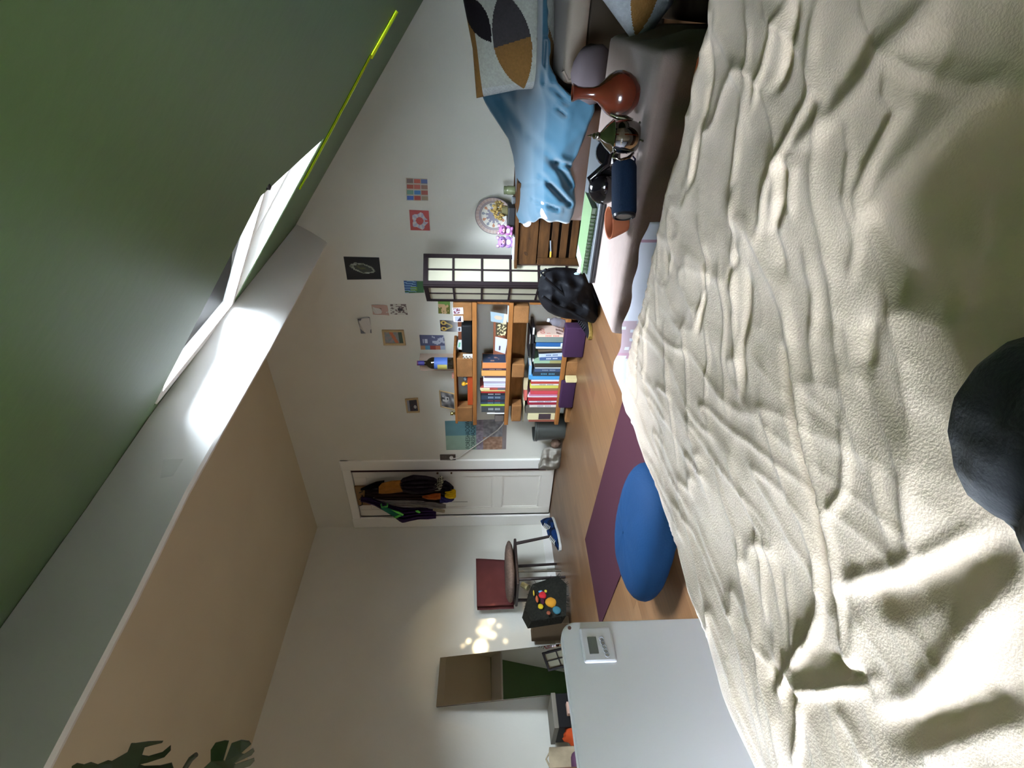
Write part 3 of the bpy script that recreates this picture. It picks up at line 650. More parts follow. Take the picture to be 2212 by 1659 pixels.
painted('sticker', o0+u18+d1*.02+d2*.95+Vector((0, 0, .0002)), o0+u18+d1*.20+d2*.95+Vector((0, 0, .0002)), o0+u18+d1*.16+d2*.25+Vector((0, 0, .0002)), o0+u18+d1*.0+d2*.25+Vector((0, 0, .0002)), lambda u, v: (226, 232, 240) if (v*7 % 1) > .3 or u < .2 else (120, 160, 200), 8, 14, nbk, th=.0006, nrm=Vector((0, 0, 1)))
# headphones
hp = W(1330, 408, 'Z', TS); sc = (hp-CAM).dot(Fv)/FPX; mh = mat('gloss_black', (16, 14, 18), rough=.12); mhp = mat('black_pad', (12, 12, 16), rough=.6)
he = empty('headphones', hp, 'glossy black over-ear headphones lying behind the blue speaker', 'headphones')
c1 = W(1303, 412, 'Y', hp.y+.02); 
MB().lathe(c1, (-.25, -.95, .25), [(-.03, 0), (-.03, 24*sc), (-.02, 31*sc), (-.008, 33*sc), (.004, 31*sc), (.014, 24*sc), (.02, 12*sc), (.021, 0)], 28).build('ear_cup', mh, he, smooth=True)
MB().lathe(c1+Vector((.008, .03, -.008)), (-.25, -.95, .25), [(-.012, 12*sc), (-.022, 22*sc), (-.012, 32*sc), (.004, 34*sc), (.01, 31*sc)], 28).build('ear_pad', mhp, he, smooth=True)
c2 = c1+Vector((.10, .05, -.012))
MB().lathe(c2, (.25, -.9, .35), [(-.02, 0), (-.02, 22*sc), (-.01, 28*sc), (.0, 29*sc), (.010, 26*sc), (.016, 12*sc), (.017, 0)], 24).build('ear_cup', mh, he, smooth=True)
hb = [c1+Vector((-.005, .0, .02)), c1+Vector((.03, .015, .043)), W(1312, 355, 'Y', hp.y+.03), W(1317, 325, 'Y', hp.y+.05), W(1335, 330, 'Y', hp.y+.08), c2+Vector((0, 0, .02))]
MB().tube(hb, [.007, .010, .012, .012, .010, .007], 10).build('headband', mh, he, smooth=True)
# terracotta bowl tipped over
tb = W(1356, 478, 'Z', TS); sc = (tb-CAM).dot(Fv)/FPX; mtc = mat('terracotta', (160, 92, 62), rough=.7, var=.05, scale=30)
axb = Vector((-.10, -.06, 1)).normalized()
pr = [(.001, 0), (.001, 20*sc), (12*sc, 25*sc), (26*sc, 30*sc), (40*sc, 34*sc), (41*sc, 33*sc), (40*sc, 31*sc), (26*sc, 27*sc), (8*sc, 20*sc), (6*sc, 0)]
o = MB().lathe(tb+Vector((0, 0, .002)), axb, pr, 32).build('terracotta_pot', mtc, None, smooth=True); tag(o, 'small open terracotta pot on the table behind the speaker', 'pot')
# orange thing between bed and table
o = MB().box(-.105, -.065, 1.03, 1.07, 0, .405, .006).build('storage_box', mat('orange_plastic', (224, 104, 40), rough=.5), None); tag(o, 'orange box just visible between the bed and the table', 'box')

# ------------------------------------------------------------------ armchair / daybed by the back wall, blue blanket, cushions
m_sofa = mat('sofa_fabric', (176, 164, 150), rough=.9, bump=.15, bscale=260, sheen=.15)
m_sofab = mat('sofa_side', (176, 158, 152), rough=.9, bump=.1, bscale=260)
sofa = empty('sofa', (-.2, 3.1, 0), 'beige upholstered sofa under the slope, half hidden by the blue blanket', 'sofa')
MB().box(-.93, -.40, 2.66, 3.50, .02, .465, .03).build('armrest', m_sofab, sofa, smooth=True)
MB().box(-.40, .52, 3.36, 3.56, .10, .62, .04).build('backrest', m_sofa, sofa, smooth=True)
MB().box(-.29, .62, 2.60, 3.36, .33, .425, .03).build('seat_cushion', m_sofa, sofa, smooth=True)
MB().box(-.29, .60, 2.64, 3.36, .0, .325, .01).build('base', mat('sofa_base', (92, 84, 74), rough=.9), sofa)
MB().tube([(-.275, 2.60, .36), (-.275, 2.59, .40), (-.24, 2.592, .425)], .008, 6).build('piping', m_sofa, sofa)
# small rolled cushion between sofa and table
rl = MB().ball(W(1282, 160, 'Y', 2.40), .085, 3, (1.25, .8, 1.1), .1).build('bolster', mat('bolster_mauve', (104, 94, 98), rough=.9), None, smooth='all'); tag(rl, 'plump mauve bolster cushion squeezed between the sofa and the vase table', 'cushion')
# blue blanket: columns of (photo column, [(px, depth Y) ...]) measured from its folds
BC = [(-90, [(1040, 3.355), (1075, 3.34), (1120, 3.32), (1160, 3.24), (1164, 2.70), (1174, 2.575), (1180, 2.57)]),
      (60, [(1040, 3.355), (1075, 3.34), (1120, 3.32), (1158, 3.20), (1163, 2.70), (1172, 2.575), (1183, 2.57)]),
      (140, [(1040, 3.36), (1075, 3.34), (1120, 3.32), (1155, 3.15), (1162, 2.70), (1172, 2.57), (1188, 2.56)]),
      (180, [(1040, 3.36), (1075, 3.34), (1115, 3.26), (1150, 3.05), (1166, 2.70), (1190, 2.56), (1206, 2.54)]),
      (208, [(1042, 3.36), (1078, 3.33), (1112, 3.22), (1146, 2.98), (1175, 2.70), (1205, 2.54), (1237, 2.50)]),
      (222, [(1048, 3.37), (1082, 3.33), (1114, 3.20), (1146, 2.95), (1180, 2.68), (1225, 2.50), (1284, 2.44)]),
      (240, [(1058, 3.38), (1088, 3.33), (1118, 3.18), (1148, 2.92), (1182, 2.66), (1228, 2.50), (1283, 2.44)]),
      (270, [(1078, 3.39), (1100, 3.33), (1125, 3.16), (1150, 2.90), (1180, 2.66), (1225, 2.50), (1272, 2.46)]),
      (300, [(1098, 3.40), (1113, 3.30), (1130, 3.12), (1151, 2.86), (1178, 2.64), (1220, 2.52), (1262, 2.49)]),
      (335, [(1108, 3.40), (1119, 3.28), (1134, 3.08), (1152, 2.82), (1176, 2.63), (1212, 2.54), (1246, 2.52)]),
      (362, [(1112, 3.38), (1122, 3.25), (1135, 3.05), (1152, 2.80), (1175, 2.62), (1205, 2.56), (1232, 2.55)]),
      (400, [(1114, 3.35), (1124, 3.2), (1137, 3.0), (1154, 2.78), (1176, 2.62), (1210, 2.57), (1240, 2.56)]),
      (440, [(1116, 3.28), (1126, 3.14), (1139, 2.95), (1156, 2.75), (1178, 2.62), (1212, 2.59), (1244, 2.58)]),
      (462, [(1114, 3.20), (1128, 3.08), (1142, 2.90), (1160, 2.74), (1182, 2.64), (1210, 2.62), (1238, 2.62)]),
      (478, [(1122, 3.10), (1135, 3.00), (1150, 2.86), (1166, 2.76), (1184, 2.68), (1206, 2.66), (1230, 2.66)])]
def bl_pt(py, t):
    i = 0
    while i < len(BC)-2 and py > BC[i+1][0]: i += 1
    a, c = BC[i], BC[i+1]; s = (py-a[0])/(c[0]-a[0]); s = min(max(s, 0), 1); u = t*6; k = min(int(u), 5); f_ = u-k
    def ev(col): return lerp(col[k][0], col[k+1][0], f_), lerp(col[k][1], col[k+1][1], f_)
    pa, pc = ev(a[1]), ev(c[1]); return lerp(pa[0], pc[0], s), lerp(pa[1], pc[1], s)
P = []
crs = [((1085, 215), (1150, 300), 11), ((1150, 300), (1200, 352), 12), ((1200, 352), (1232, 400), 8), ((1205, 350), (1240, 362), 5), ((1170, 380), (1215, 430), 7), ((1150, 430), (1205, 452), 4),
       ((1190, 400), (1230, 440), 5), ((1195, 190), (1225, 222), 7), ((1205, 235), (1222, 250), 5), ((1180, 90), (1175, 180), 5), ((1120, 400), (1165, 395), 5)]
pys = np.linspace(-90, 478, 130)
for i in range(46):
    t = i/45; row = []
    for py in pys:
        px, y = bl_pt(py, t); pyy = py+ (4*math.sin(t*9)+3*math.sin(t*21))*(py > 440)*(py-440)/40
        bump = 0.012*noise.noise(Vector((px*.02, py*.025, 2)))+.006*noise.noise(Vector((px*.06, py*.05, 7)))
        for (a, c, w) in crs:
            dx, dy = c[0]-a[0], c[1]-a[1]; q = max(0, min(1, ((px-a[0])*dx+(py-a[1])*dy)/(dx*dx+dy*dy)))
            d = math.hypot(px-a[0]-q*dx, py-a[1]-q*dy); bump -= .035*math.exp(-(d/w)**2); d2 = abs(d-w*1.7); bump += .012*math.exp(-(d2/w)**2)
        if t in (0, 1): bump *= .3
        p = W(px, pyy, 'Y', y); row.append(p+(CAM-p).normalized()*bump)
    P.append(row)
o = MB().grid(P).build('throw_blanket', mat('blue_fleece', (44, 80, 98), rough=.9, bump=.1, bscale=300, sheen=.3), None, smooth='all', solid=.008)
tag(o, 'light blue fleece throw draped over the back and arm of the sofa', 'blanket')
# patterned cushions
CW = (176, 178, 174); CT = (126, 92, 48); CD = (60, 56, 58); CB = (28, 24, 28)
def petal(u, v):
    # petals between the corners of a square lattice
    g = 1.0; k = 1.0
    U, V = (u*1.9+.35) % 1.0, (v*1.9+.15) % 1.0; cu, cv = int(u*1.9+.35), int(v*1.9+.15)
    r = .56
    d1 = math.hypot(U, V-.5)
    inA = math.hypot(U-.5, V+.38) < .86 and math.hypot(U-.5, V-1.38) < .86 and False
    # leaf along each diagonal edge
    a = math.hypot(U-1.0, V) < 1.0; b_ = math.hypot(U, V-1.0) < 1.0
    if a and b_:
        return [CT, CD, CT, CB][(cu+cv*2+(1 if U+V > 1 else 0)) % 4]
    if (cu+cv) % 2 and (int(u*60)+int(v*60)) % 3 == 0 and U > .7: return (176, 178, 176)
    return CW
def cushion(name, c, ax, ay, w, h, th, fn, label, n=34):
    c = Vector(c); ax = Vector(ax).normalized(); ay = (Vector(ay)-ax*Vector(ay).dot(ax)).normalized(); an = ax.cross(ay); mb = MB(); cl = []
    for sgn in (1, -1):
        P = []
        for j in range(n+1):
            v = j/n*2-1; row = []
            for i in range(n+1):
                u = i/n*2-1; e = max(0, (1-abs(u)**2.6)*(1-abs(v)**2.6))**.5
                pinch = 1-.07*(1-abs(u))*(abs(v)**3)-.0; pin2 = 1-.07*(1-abs(v))*(abs(u)**3)
                hgt = e*th/2*(1+.12*noise.noise(Vector((u*2, v*2, sgn*3+c.x*5))))
                row.append(c+ax*u*w/2*pin2+ay*v*h/2*pinch+an*hgt*sgn)
            P.append(row if sgn > 0 else row[::-1])
        mb.grid(P)
        cl += [lin(fn((i+.5)/n if sgn > 0 else 1-(i+.5)/n, (j+.5)/n)) for j in range(n) for i in range(n)]
    o = mb.build(name, mat('cushion_print', attr=True, rough=.85, var=.12, scale=90, bump=.15, bscale=200), None, smooth='all', colors=cl)
    tag(o, label, 'cushion', 'petal-patterned cushions'); return o
ca, cb_, cc, cdn = W(1018, 90, 'Y', 3.0), W(1120, 0, 'Y', 2.9), W(1175, 190, 'Y', 2.85), W(1080, 195, 'Y', 3.05)
def petal1(u, v):
    # motif seen in the photograph: white field, grey over tan leaf, dark leaf at the corner
    x, y = (u-.5)*2, (v-.5)*2
    def leaf(cx, cy, a, L_, w_):
        dx, dy = x-cx, y-cy; s = dx*math.cos(a)+dy*math.sin(a); t = -dx*math.sin(a)+dy*math.cos(a)
        return abs(s) < L_ and abs(t) < w_*(1-(s/L_)**2), s
    k, s = leaf(-.02, .02, math.radians(82), 1.0, .42)
    if k: return CT if s < .0 else CD
    k, s = leaf(.72, .55, math.radians(60), .55, .24)
    if k: return CB
    if x > .82: return CT
    k, s = leaf(-.78, -.3, math.radians(84), .75, .22)
    if k: return (110, 84, 50)
    if x < -.8 and y < -.3: return (88, 82, 92)
    if y < -.8: return (186, 188, 186) if (int(u*60)+int(v*60)) % 2 else (180, 182, 180)
    return (176, 178, 168)
cushion('cushion', W(1108, 92, 'Y', 3.03)+Vector((0, 0, .0)), Vector((-.16, .14, .98)), Vector((1, 0, -.05)), .44, .44, .17, petal1, 'square cushion with tan, grey and black leaf shapes leaning on the sofa back', 110)
def petal2(u, v):
    x, y = (u-.5)*2, (v-.5)*2
    def leaf(cx, cy, a, L_, w_):
        dx, dy = x-cx, y-cy; s = dx*math.cos(a)+dy*math.sin(a); t = -dx*math.sin(a)+dy*math.cos(a)
        return abs(s) < L_ and abs(t) < w_*(1-(s/L_)**2)
    if leaf(-.45, -.42, math.radians(38), .62, .24): return CT
    if leaf(.55, .5, math.radians(38), .6, .25): return CD
    if x+y > .95 and y > 0: return (190, 192, 190) if (int(u*50)+int(v*50)) % 2 else (218, 220, 220)
    return (164, 168, 174)
cushion('cushion', Vector((.125, 1.85, .335)), Vector((.72, .1, -.60)), Vector((.66, .1, .75)), .33, .33, .13, petal2, 'square cushion with a tan leaf shape lying beside the coffee table', 110)
fl = empty('ottoman', (.25, 1.8, 0), 'dark brown low seat between the table and the slope, under a cushion', 'seat')
MB().box(-.03, .66, 1.22, 2.26, .05, .20, .03).build('seat', mat('dark_brown_velvet', (58, 48, 38), rough=.95), fl, smooth=True)
for sx in (0.02, .60):
    for sy in (1.28, 2.2): MB().box(sx-.015, sx+.015, sy-.015, sy+.015, 0, .06).build('leg', mt, fl)

# ------------------------------------------------------------------ nightstand cabinet
CY = 3.205; cx0 = W(1180, 574, 'Y', CY).x; cx1 = cx0+.52; cz = W(1117, 560, 'Y', CY).z
def cz_(px, py=500): return W(px, py, 'Y', CY).z
mcab = mat('dark_stained_wood', (72, 46, 20), rough=.6, var=.38, scale=5, stretch=(1.5, 1.5, 9), bump=.2, bscale=80)
mcab2 = mat('dark_stained_wood_side', (60, 42, 32), rough=.7, var=.25, scale=6)
cab = empty('nightstand', ((cx0+cx1)/2, 3.38, 0), 'dark stained rustic wooden nightstand with slatted door below a drawer', 'cabinet')
MB().box(cx0-.018, cx1+.018, CY-.018, YB-.02, cz, cz+.018, .002).build('top_board', mcab, cab)
MB().box(cx0, cx0+.016, CY+.002, YB-.03, .04, cz).build('side_panel', mcab2, cab); MB().box(cx1-.016, cx1, CY+.002, YB-.03, .04, cz).build('side_panel', mcab2, cab)
MB().box(cx0+.016, cx1-.016, YB-.04, YB-.03, .04, cz).build('back_panel', mcab2, cab)
dz0 = cz_(1163)
dr = MB().box(cx0+.01, cx1-.01, CY-.004, CY+.012, dz0, cz-.006, .003).build('drawer', mcab, cab)
mkn = mat('knot', (56, 36, 20), rough=.6)
for px, py, r in ((1136, 548, .020), (1144, 516, .012)):
    MB().lathe(W(px, py, 'Y', CY-.004)+Vector((0, .0005, 0)), (0, -1, 0), [(0, r), (.0012, r*.7), (.0004, 0)], 14, .6).build('knot', mkn, dr)
MB().disc(W(1138, 481, 'Y', CY-.004), (0, -1, 0), .0275, .0015, 24).build('round_sticker', mat('sticker_white', (228, 230, 246), rough=.4), cab, label='round white sticker')
dd = empty('door', (cx0, CY, .1), None, None); dd.parent = cab; dd.location = (cx0-cab.location.x, CY-cab.location.y, .1)
bpy.context.view_layer.update()
zt = dz0-.006; xs0, xs1 = cx0+.012, cx1-.012
MB().box(xs0, xs0+.045, CY-.006, CY+.012, .05, zt, .002).build('stile', mcab, dd); MB().box(xs1-.045, xs1, CY-.006, CY+.012, .05, zt, .002).build('stile', mcab, dd)
hz = [zt, cz_(1188), cz_(1193), cz_(1207), cz_(1213), cz_(1228), cz_(1235), cz_(1250), cz_(1256), .05]
for k in range(0, 10, 2): MB().box(xs0+.045, xs1-.045, CY-.003, CY+.009, hz[k+1], hz[k], .002).build('slat', mcab, dd)
MB().box(xs0+.02, xs1-.02, CY+.016, CY+.02, .05, zt).build('backing', mat('deep_dark', (16, 10, 8), rough=.9), dd)
MB().tube([W(1189, 520, 'Y', CY-.012), W(1190, 543, 'Y', CY-.012)], .0045, 8).build('latch', mat('latch_steel', (150, 160, 168), rough=.4, metal=.3), cab)
MB().tube([W(1190, 543, 'Y', CY-.012), W(1189, 555, 'Y', CY-.012)], .0065, 8).build('latch_knob', mat('latch_yellow', (214, 168, 62), rough=.4), cab)
# things on the cabinet
ct = cz+.018
def onc(py, Y): return Vector((W(1100, py, 'Y', Y).x, Y, ct))
pltc = W(1060, 464, 'Y', YB-.035)
pR = (W(1060, 424, 'Y', YB-.03)-W(1060, 504, 'Y', YB-.03)).length/2
pltc.z = ct+pR+.001
def plate_fn(r, a):
    k = r
    if k > .97: return (120, 112, 116)
    if k > .80: return (196, 172, 160) if abs((a*30/6.283) % 1-.5) > .2 else (206, 186, 174)
    if k > .75: return (150, 142, 150)
    if k > .71: return (186, 170, 164)
    if k > .68: return (126, 118, 126)
    if k > .30:
        w = (a*11/6.283) % 1-.5
        if (w*w/.05+(k-.55)**2/.012) < 1: return (196, 140, 110) if int(a*11/6.283) % 2 else (146, 150, 158)
        if k < .42 and abs(w) < .3: return (150, 146, 160)
        return (228, 224, 210)
    return (150, 146, 160)
n = Vector((0, -1, .10)).normalized(); u = Vector((1, 0, 0)); w = n.cross(u)
mb = MB(); cl = []; RR = [0, .1, .2, .3, .36, .42, .48, .54, .6, .66, .69, .72, .76, .80, .86, .92, .97, 1.0]; NA = 132; P = []
for r in RR: P.append([pltc+(u*math.cos(2*math.pi*j/NA)+w*math.sin(2*math.pi*j/NA))*pR*max(r, .001)+n*(.006+.018*max(0, r-.6)/.4) for j in range(NA)])
mb.grid(P, closed=True); cl = [lin(plate_fn((RR[i]+RR[i+1])/2, 2*math.pi*(j+.5)/NA)) for i in range(len(RR)-1) for j in range(NA)]
o = mb.build('decorative_plate', mat('glazed_print', attr=True, rough=.25), None, smooth='all', colors=cl, solid=.005); fix_normals(o); tag(o, 'round plate with an orange and grey leaf pattern leaning against the wall', 'plate')
tr_ = onc(466, 3.36)
o = MB().box(onc(504, 3.33).x, onc(446, 3.33).x, 3.30, 3.42, ct, W(1097, 475, 'Y', 3.30).z, .006).build('black_box', mat('black_box', (14, 16, 20), rough=.5), None); tag(o, 'black rectangular box on the nightstand holding dried flowers', 'box')
bt = W(1097, 475, 'Y', 3.33).z
fb = empty('dried_flowers', (onc(455, 3.38).x, 3.38, bt), 'bunch of dried yellow brown flowers in front of the round plate', 'flowers')
mdf = mat('dried_flower', (168, 142, 84), rough=.9, var=.4, scale=60)
cF = W(1078, 455, 'Y', 3.38); 
MB().lathe(Vector((cF.x, cF.y, bt-.005)), (0, 0, 1), [(0, .03), (.03, .034), (.045, .03)], 16).build('holder', mat('holder_olive', (110, 104, 70), rough=.7), fb, smooth=True)
mb = MB(); mbst = MB()
for k in range(90):
    d = Vector((rng.normal(0, 1), rng.normal(0, .7), rng.normal(0, 1))); d.normalize(); q = cF+Vector((d.x*.062, d.y*.045, d.z*.05))*rng.uniform(.5, 1)
    mb.ball(q, rng.uniform(.006, .011), 1, (1, 1, 1.2), .3)
    if k % 4 == 0: mbst.tube([Vector((cF.x, cF.y, bt+.01)), q], .001, 4)
o = mb.build('blossom', mdf, fb); o['kind'] = 'stuff'; o = mbst.build('stem', mat('dry_stem', (140, 124, 80), rough=.9), fb); o['kind'] = 'stuff'
jp = onc(411, 3.42); jr = .028
ja = empty('glass_jar', jp, 'small green glass jar with ribbed lid at the blanket end of the nightstand', 'jar')
MB().lathe(jp, (0, 0, 1), [(0, 0), (0, jr*.9), (.006, jr), (.050, jr), (.056, jr*.85), (.056, 0)], 24).build('body', mat('olive_glass', (122, 130, 96), rough=.2), ja, smooth=True)
MB().lathe(jp+Vector((0, 0, .056)), (0, 0, 1), [(0, jr*.95), (.018, jr*.95), (.018, 0)], 24).build('lid', mat('lid_green', (108, 118, 82), rough=.4), ja, smooth=True)
ash = onc(432, 3.34)
o = MB().lathe(ash, (0, 0, 1), [(0, 0), (0, .02), (.004, .024), (.022, .026), (.024, .022), (.006, .018), (.006, 0)], 20).build('glass_dish', mat('dish_grey', (120, 126, 130), rough=.2), None, smooth=True); tag(o, 'small grey glass dish between the green jar and the black box', 'dish')
# pink bears (figurines)
mpk = mat('pink_plush', (168, 108, 160), rough=.8, var=.1, scale=40); mpk2 = mat('lilac_plush', (158, 122, 176), rough=.8, var=.1, scale=40)
mdk = mat('bear_eye', (60, 20, 60), rough=.3); mwh = mat('bear_belly', (226, 220, 236), rough=.8); mear = mat('bear_ear_inner', (236, 186, 190), rough=.8)
def bear(base, sc, mbod, label, yaw, tilt=0):
    t = empty('teddy_figurine', base, label, 'figurine', 'pink bear figurines on the nightstand')
    M = Matrix.Translation(base) @ Matrix.Rotation(yaw, 4, 'Z') @ Matrix.Rotation(tilt, 4, 'Y') @ Matrix.Scale(sc, 4)
    def B(name, c, r, s, m, par=t, jit=0.0):
        mb = MB(); mb.ball((0, 0, 0), r, 3, s); mb.v = [M @ (v+Vector(c)) for v in mb.v]; return mb.build(name, m, par, smooth='all')
    B('body', (0, 0, .030), .030, (1, .9, 1.05), mbod); hd = B('head', (0, -.004, .078), .033, (1.08, .92, .9), mbod)
    B('belly', (0, -.017, .036), .018, (1, .8, 1), mwh); B('snout', (0, -.031, .070), .0125, (1.1, .8, .8), mear, hd)
    for s in (-1, 1):
        B('ear', (s*.026, 0, .106), .012, (1, .6, 1), mbod, hd); B('inner_ear', (s*.026, -.006, .106), .008, (1, .5, 1), mear, hd); B('eye', (s*.015, -.031, .084), .0045, (1, .6, 1.2), mdk, hd)
        B('arm', (s*.028, -.008, .040), .012, (.8, .9, 1.5), mbod); B('leg', (s*.018, -.018, .010), .014, (1, 1.3, .75), mbod)
    B('nose', (0, -.041, .073), .004, (1.2, .6, .8), mdk, hd)
bear(onc(523, 3.31), 1.02, mpk2, 'lilac bear figurine standing on the nightstand, left of its pink twin', .4)
bear(onc(499, 3.275)+Vector((0, 0, .012)), .88, mpk, 'pink bear figurine tucked between the lilac bear and the dried flowers', .25, .1)
o = MB().box(onc(555, 3.3).x, onc(505, 3.3).x, 3.24, 3.36, ct, ct+.011, .002).build('paper_pad', mat('paper_grey', (190, 196, 204), rough=.7), None); tag(o, 'pale paper pad lying under the lilac bear figurine', 'paper')

# ------------------------------------------------------------------ folding rice-paper screen
SZ = 1.16; s0, s1, s2 = W(915, 549, 'Z', SZ), W(914, 615, 'Z', SZ), W(922, 648, 'Z', SZ)
scr = empty('folding_screen', (s1.x, s1.y, 0), 'folding screen of dark lattice and cream paper standing between shelf and nightstand', 'screen')
mfr = mat('screen_black', (34, 24, 26), rough=.6); mpp = mat('rice_paper', (178, 174, 152), rough=.9, var=.03, scale=8)
nr_ = 6; pitch = .192
def leaf_panel(A, B, name):
    A, B = Vector((A.x, A.y, 0)), Vector((B.x, B.y, 0)); d = (B-A); Lw = d.length; d.normalize(); n = d.cross(Vector((0, 0, 1))); fw = .026
    e = empty(name, A, None, None); e.parent = scr; e.location = A-scr.location; bpy.context.view_layer.update()
    def bar(nm, a, c, z0, z1, th, m, o_=0.0):
        p0, p1 = A+d*a, A+d*c; q = n*th; off = n*o_
        return MB().hexa([p0-q+off+Vector((0, 0, z0)), p1-q+off+Vector((0, 0, z0)), p1+q+off+Vector((0, 0, z0)), p0+q+off+Vector((0, 0, z0)), p0-q+off+Vector((0, 0, z1)), p1-q+off+Vector((0, 0, z1)), p1+q+off+Vector((0, 0, z1)), p0+q+off+Vector((0, 0, z1))]).build(nm, m, e)
    bar('stile', 0, fw, 0, SZ, .010, mfr); bar('stile', Lw-fw, Lw, 0, SZ, .010, mfr)
    bar('rail', fw, Lw-fw, SZ-.03, SZ, .009, mfr); bar('rail', fw, Lw-fw, .02, .05, .009, mfr)
    bar('muntin', Lw/2-.006, Lw/2+.006, .05, SZ-.03, .006, mfr)
    for k in range(1, nr_): z = SZ-.015-k*pitch+.008; bar('muntin', fw, Lw-fw, z-.007, z+.007, .0055, mfr)
    zz = [SZ-.03]+[SZ-.007-k*pitch for k in range(1, nr_)]+[.05]
    for k in range(nr_):
        for a, c in ((fw, Lw/2), (Lw/2, Lw-fw)): bar('paper_pane', a, c, zz[k+1], zz[k], .0012, mpp)
leaf_panel(s0, s1, 'screen_leaf'); leaf_panel(s1, s2, 'screen_leaf')

# ------------------------------------------------------------------ pallet shelf with books
SY = 3.30; SB = 3.575
mpal = mat('pallet_wood', (150, 98, 50), rough=.7, var=.22, scale=5, stretch=(1, 6, 6), bump=.25, bscale=60)
mblk = mat('pallet_block', (140, 98, 58), rough=.85, var=.18, scale=12, bump=.3, bscale=90)
def sw(px, py, Y=SY): return W(px, py, 'Y', Y)
she = empty('pallet_shelf', (-2.35, 3.45, 0), 'low shelf made of orange brown pallet boards and blocks, full of books', 'shelf')
sx0 = sw(1095, 916).x; sx1 = sw(1100, 655).x
zb1 = sw(1021, 800).z; zb1b = sw(1030, 800).z; zb2 = sw(1094, 800).z; zb2b = sw(1103, 800).z
zb3 = sw(1212, 800).z; zb3b = sw(1221, 800).z
def board(x0, x1, z0, z1, y0=SY, y1=SB, nm='board'): return MB().box(x0, x1, y0, y1, z0, z1, .003).build(nm, mpal, she)
for z0, z1 in ((zb1b, zb1), (zb2b, zb2), (zb3b, zb3)):
    board(sx0-.012, sx1, z0, z1, SY, SY+.085); board(sx0-.012, sx1, z0, z1, SY+.095, SY+.18); board(sx0-.012, sx1, z0, z1, SY+.19, SB)
zt1, zt0 = sw(981, 830).z, sw(986.5, 830).z
board(sx0+.003, sw(985, 765).x, zt0, zt1, SY+.005, SY+.12); board(sx0+.003, sw(985, 765).x, zt0, zt1, SY+.13, SB)
def block(p0, p1, z1px, z0px, y0=SY+.005, y1=SY+.10):
    x1, x0 = sw(1050, p0, y0).x, sw(1050, p1, y0).x; zc = (p0+p1)/2
    MB().box(x0, x1, y0, y1, sw(z0px, zc, y0).z, sw(z1px, zc, y0).z, .008).build('block', mblk, she)
for p0, p1 in ((775, 815), (880, 911)): block(p0, p1, 987, 1021); block(p0, p1, 987, 1021, SY+.165, SB)
block(655, 694, 979, 1020)
for p0, p1, a, c in ((661, 698, 1108, 1143), (787, 816, 1106, 1133), (877, 911, 1105, 1126)): block(p0, p1, a, c); block(p0, p1, a, c, SY+.165, SB)
for p0, p1 in ((650, 690), (782, 818), (882, 914)): block(p0, p1, 1222, 1262 if p0 < 700 else (1249 if p0 < 800 else 1234)); 
bz = .0
# stringer boards behind the blocks, end panels
board(sx0+.02, sx1-.01, sw(1143, 690).z-.01, sw(1108, 690).z, SB-.055, SB-.04, 'stringer')
board(sx0+.02, sx1-.01, zt0-.075, zt0, SB-.035, SB-.02, 'stringer') if False else None
MB().box(sx1-.022, sx1, SY+.02, SB, zb2, zb1b, .003).build('end_panel', mpal, she); MB().box(sx1-.022, sx1, SY+.02, SB, zb3, sw(1143, 690).z, .003).build('end_panel', mpal, she)
mb = MB(); mb.box(sx0+.05, sx1-.05, SB-.02, SB, .0, zb3b); mb.build('plinth', mpal, she)

# books: (photo span, top px, base level, colour, lean, group)
def book(py0, py1, pxt, z0, rgb, dep=.14, title=None, tcol=None, lean=0.0, shelf='middle', Y0=SY+.025, desc='book', pages=True, gtop=None):
    xr, xl = W(1060, py0, 'Y', Y0).x, W(1060, py1, 'Y', Y0).x; zt = W(pxt, (py0+py1)/2, 'Y', Y0).z
    w_, h_ = xr-xl-.001, zt-z0; t = empty('book', ((xl+xr)/2, Y0, z0), desc, 'book', 'books on the %s shelf' % shelf)
    cvm = mat('cover_%d_%d_%d' % rgb, rgb, rough=.5)
    def tf(mb):
        if lean: mb.v = [Vector((v.x+(v.z-z0)*math.tan(lean), v.y, v.z)) for v in mb.v]
        return mb
    c = min(.003, w_*.2)
    mb = MB(); mb.box(xl, xl+c, Y0, Y0+dep, z0, zt); mb.box(xr-.001-c, xr-.001, Y0, Y0+dep, z0, zt); mb.box(xl+c, xr-.001-c, Y0, Y0+c, z0, zt); tf(mb).build('cover', cvm, t)
    tf(MB().box(xl+c, xr-.001-c, Y0+c, Y0+dep-.004, z0+.002, zt-.004)).build('pages', mat('book_pages', (222, 214, 196), rough=.9), t)
    if tcol and w_ > .012:
        lz0, lz1 = z0+h_*.2, z0+h_*.72
        mb = MB(); k = 9
        for i in range(k):
            if (i*7) % 5 == 3: continue
            a = lerp(lz0, lz1, i/k); mb.box(xl+w_*.32, xr-w_*.32, Y0-.0006, Y0+.0003, a, a+(lz1-lz0)/k*.62)
        tf(mb).build('spine_title', mat('title_%d_%d_%d' % tcol, tcol, rough=.5), t)
    return t, xl, xr, zt
B2 = zb2+.0015; B3 = zb3+.0015
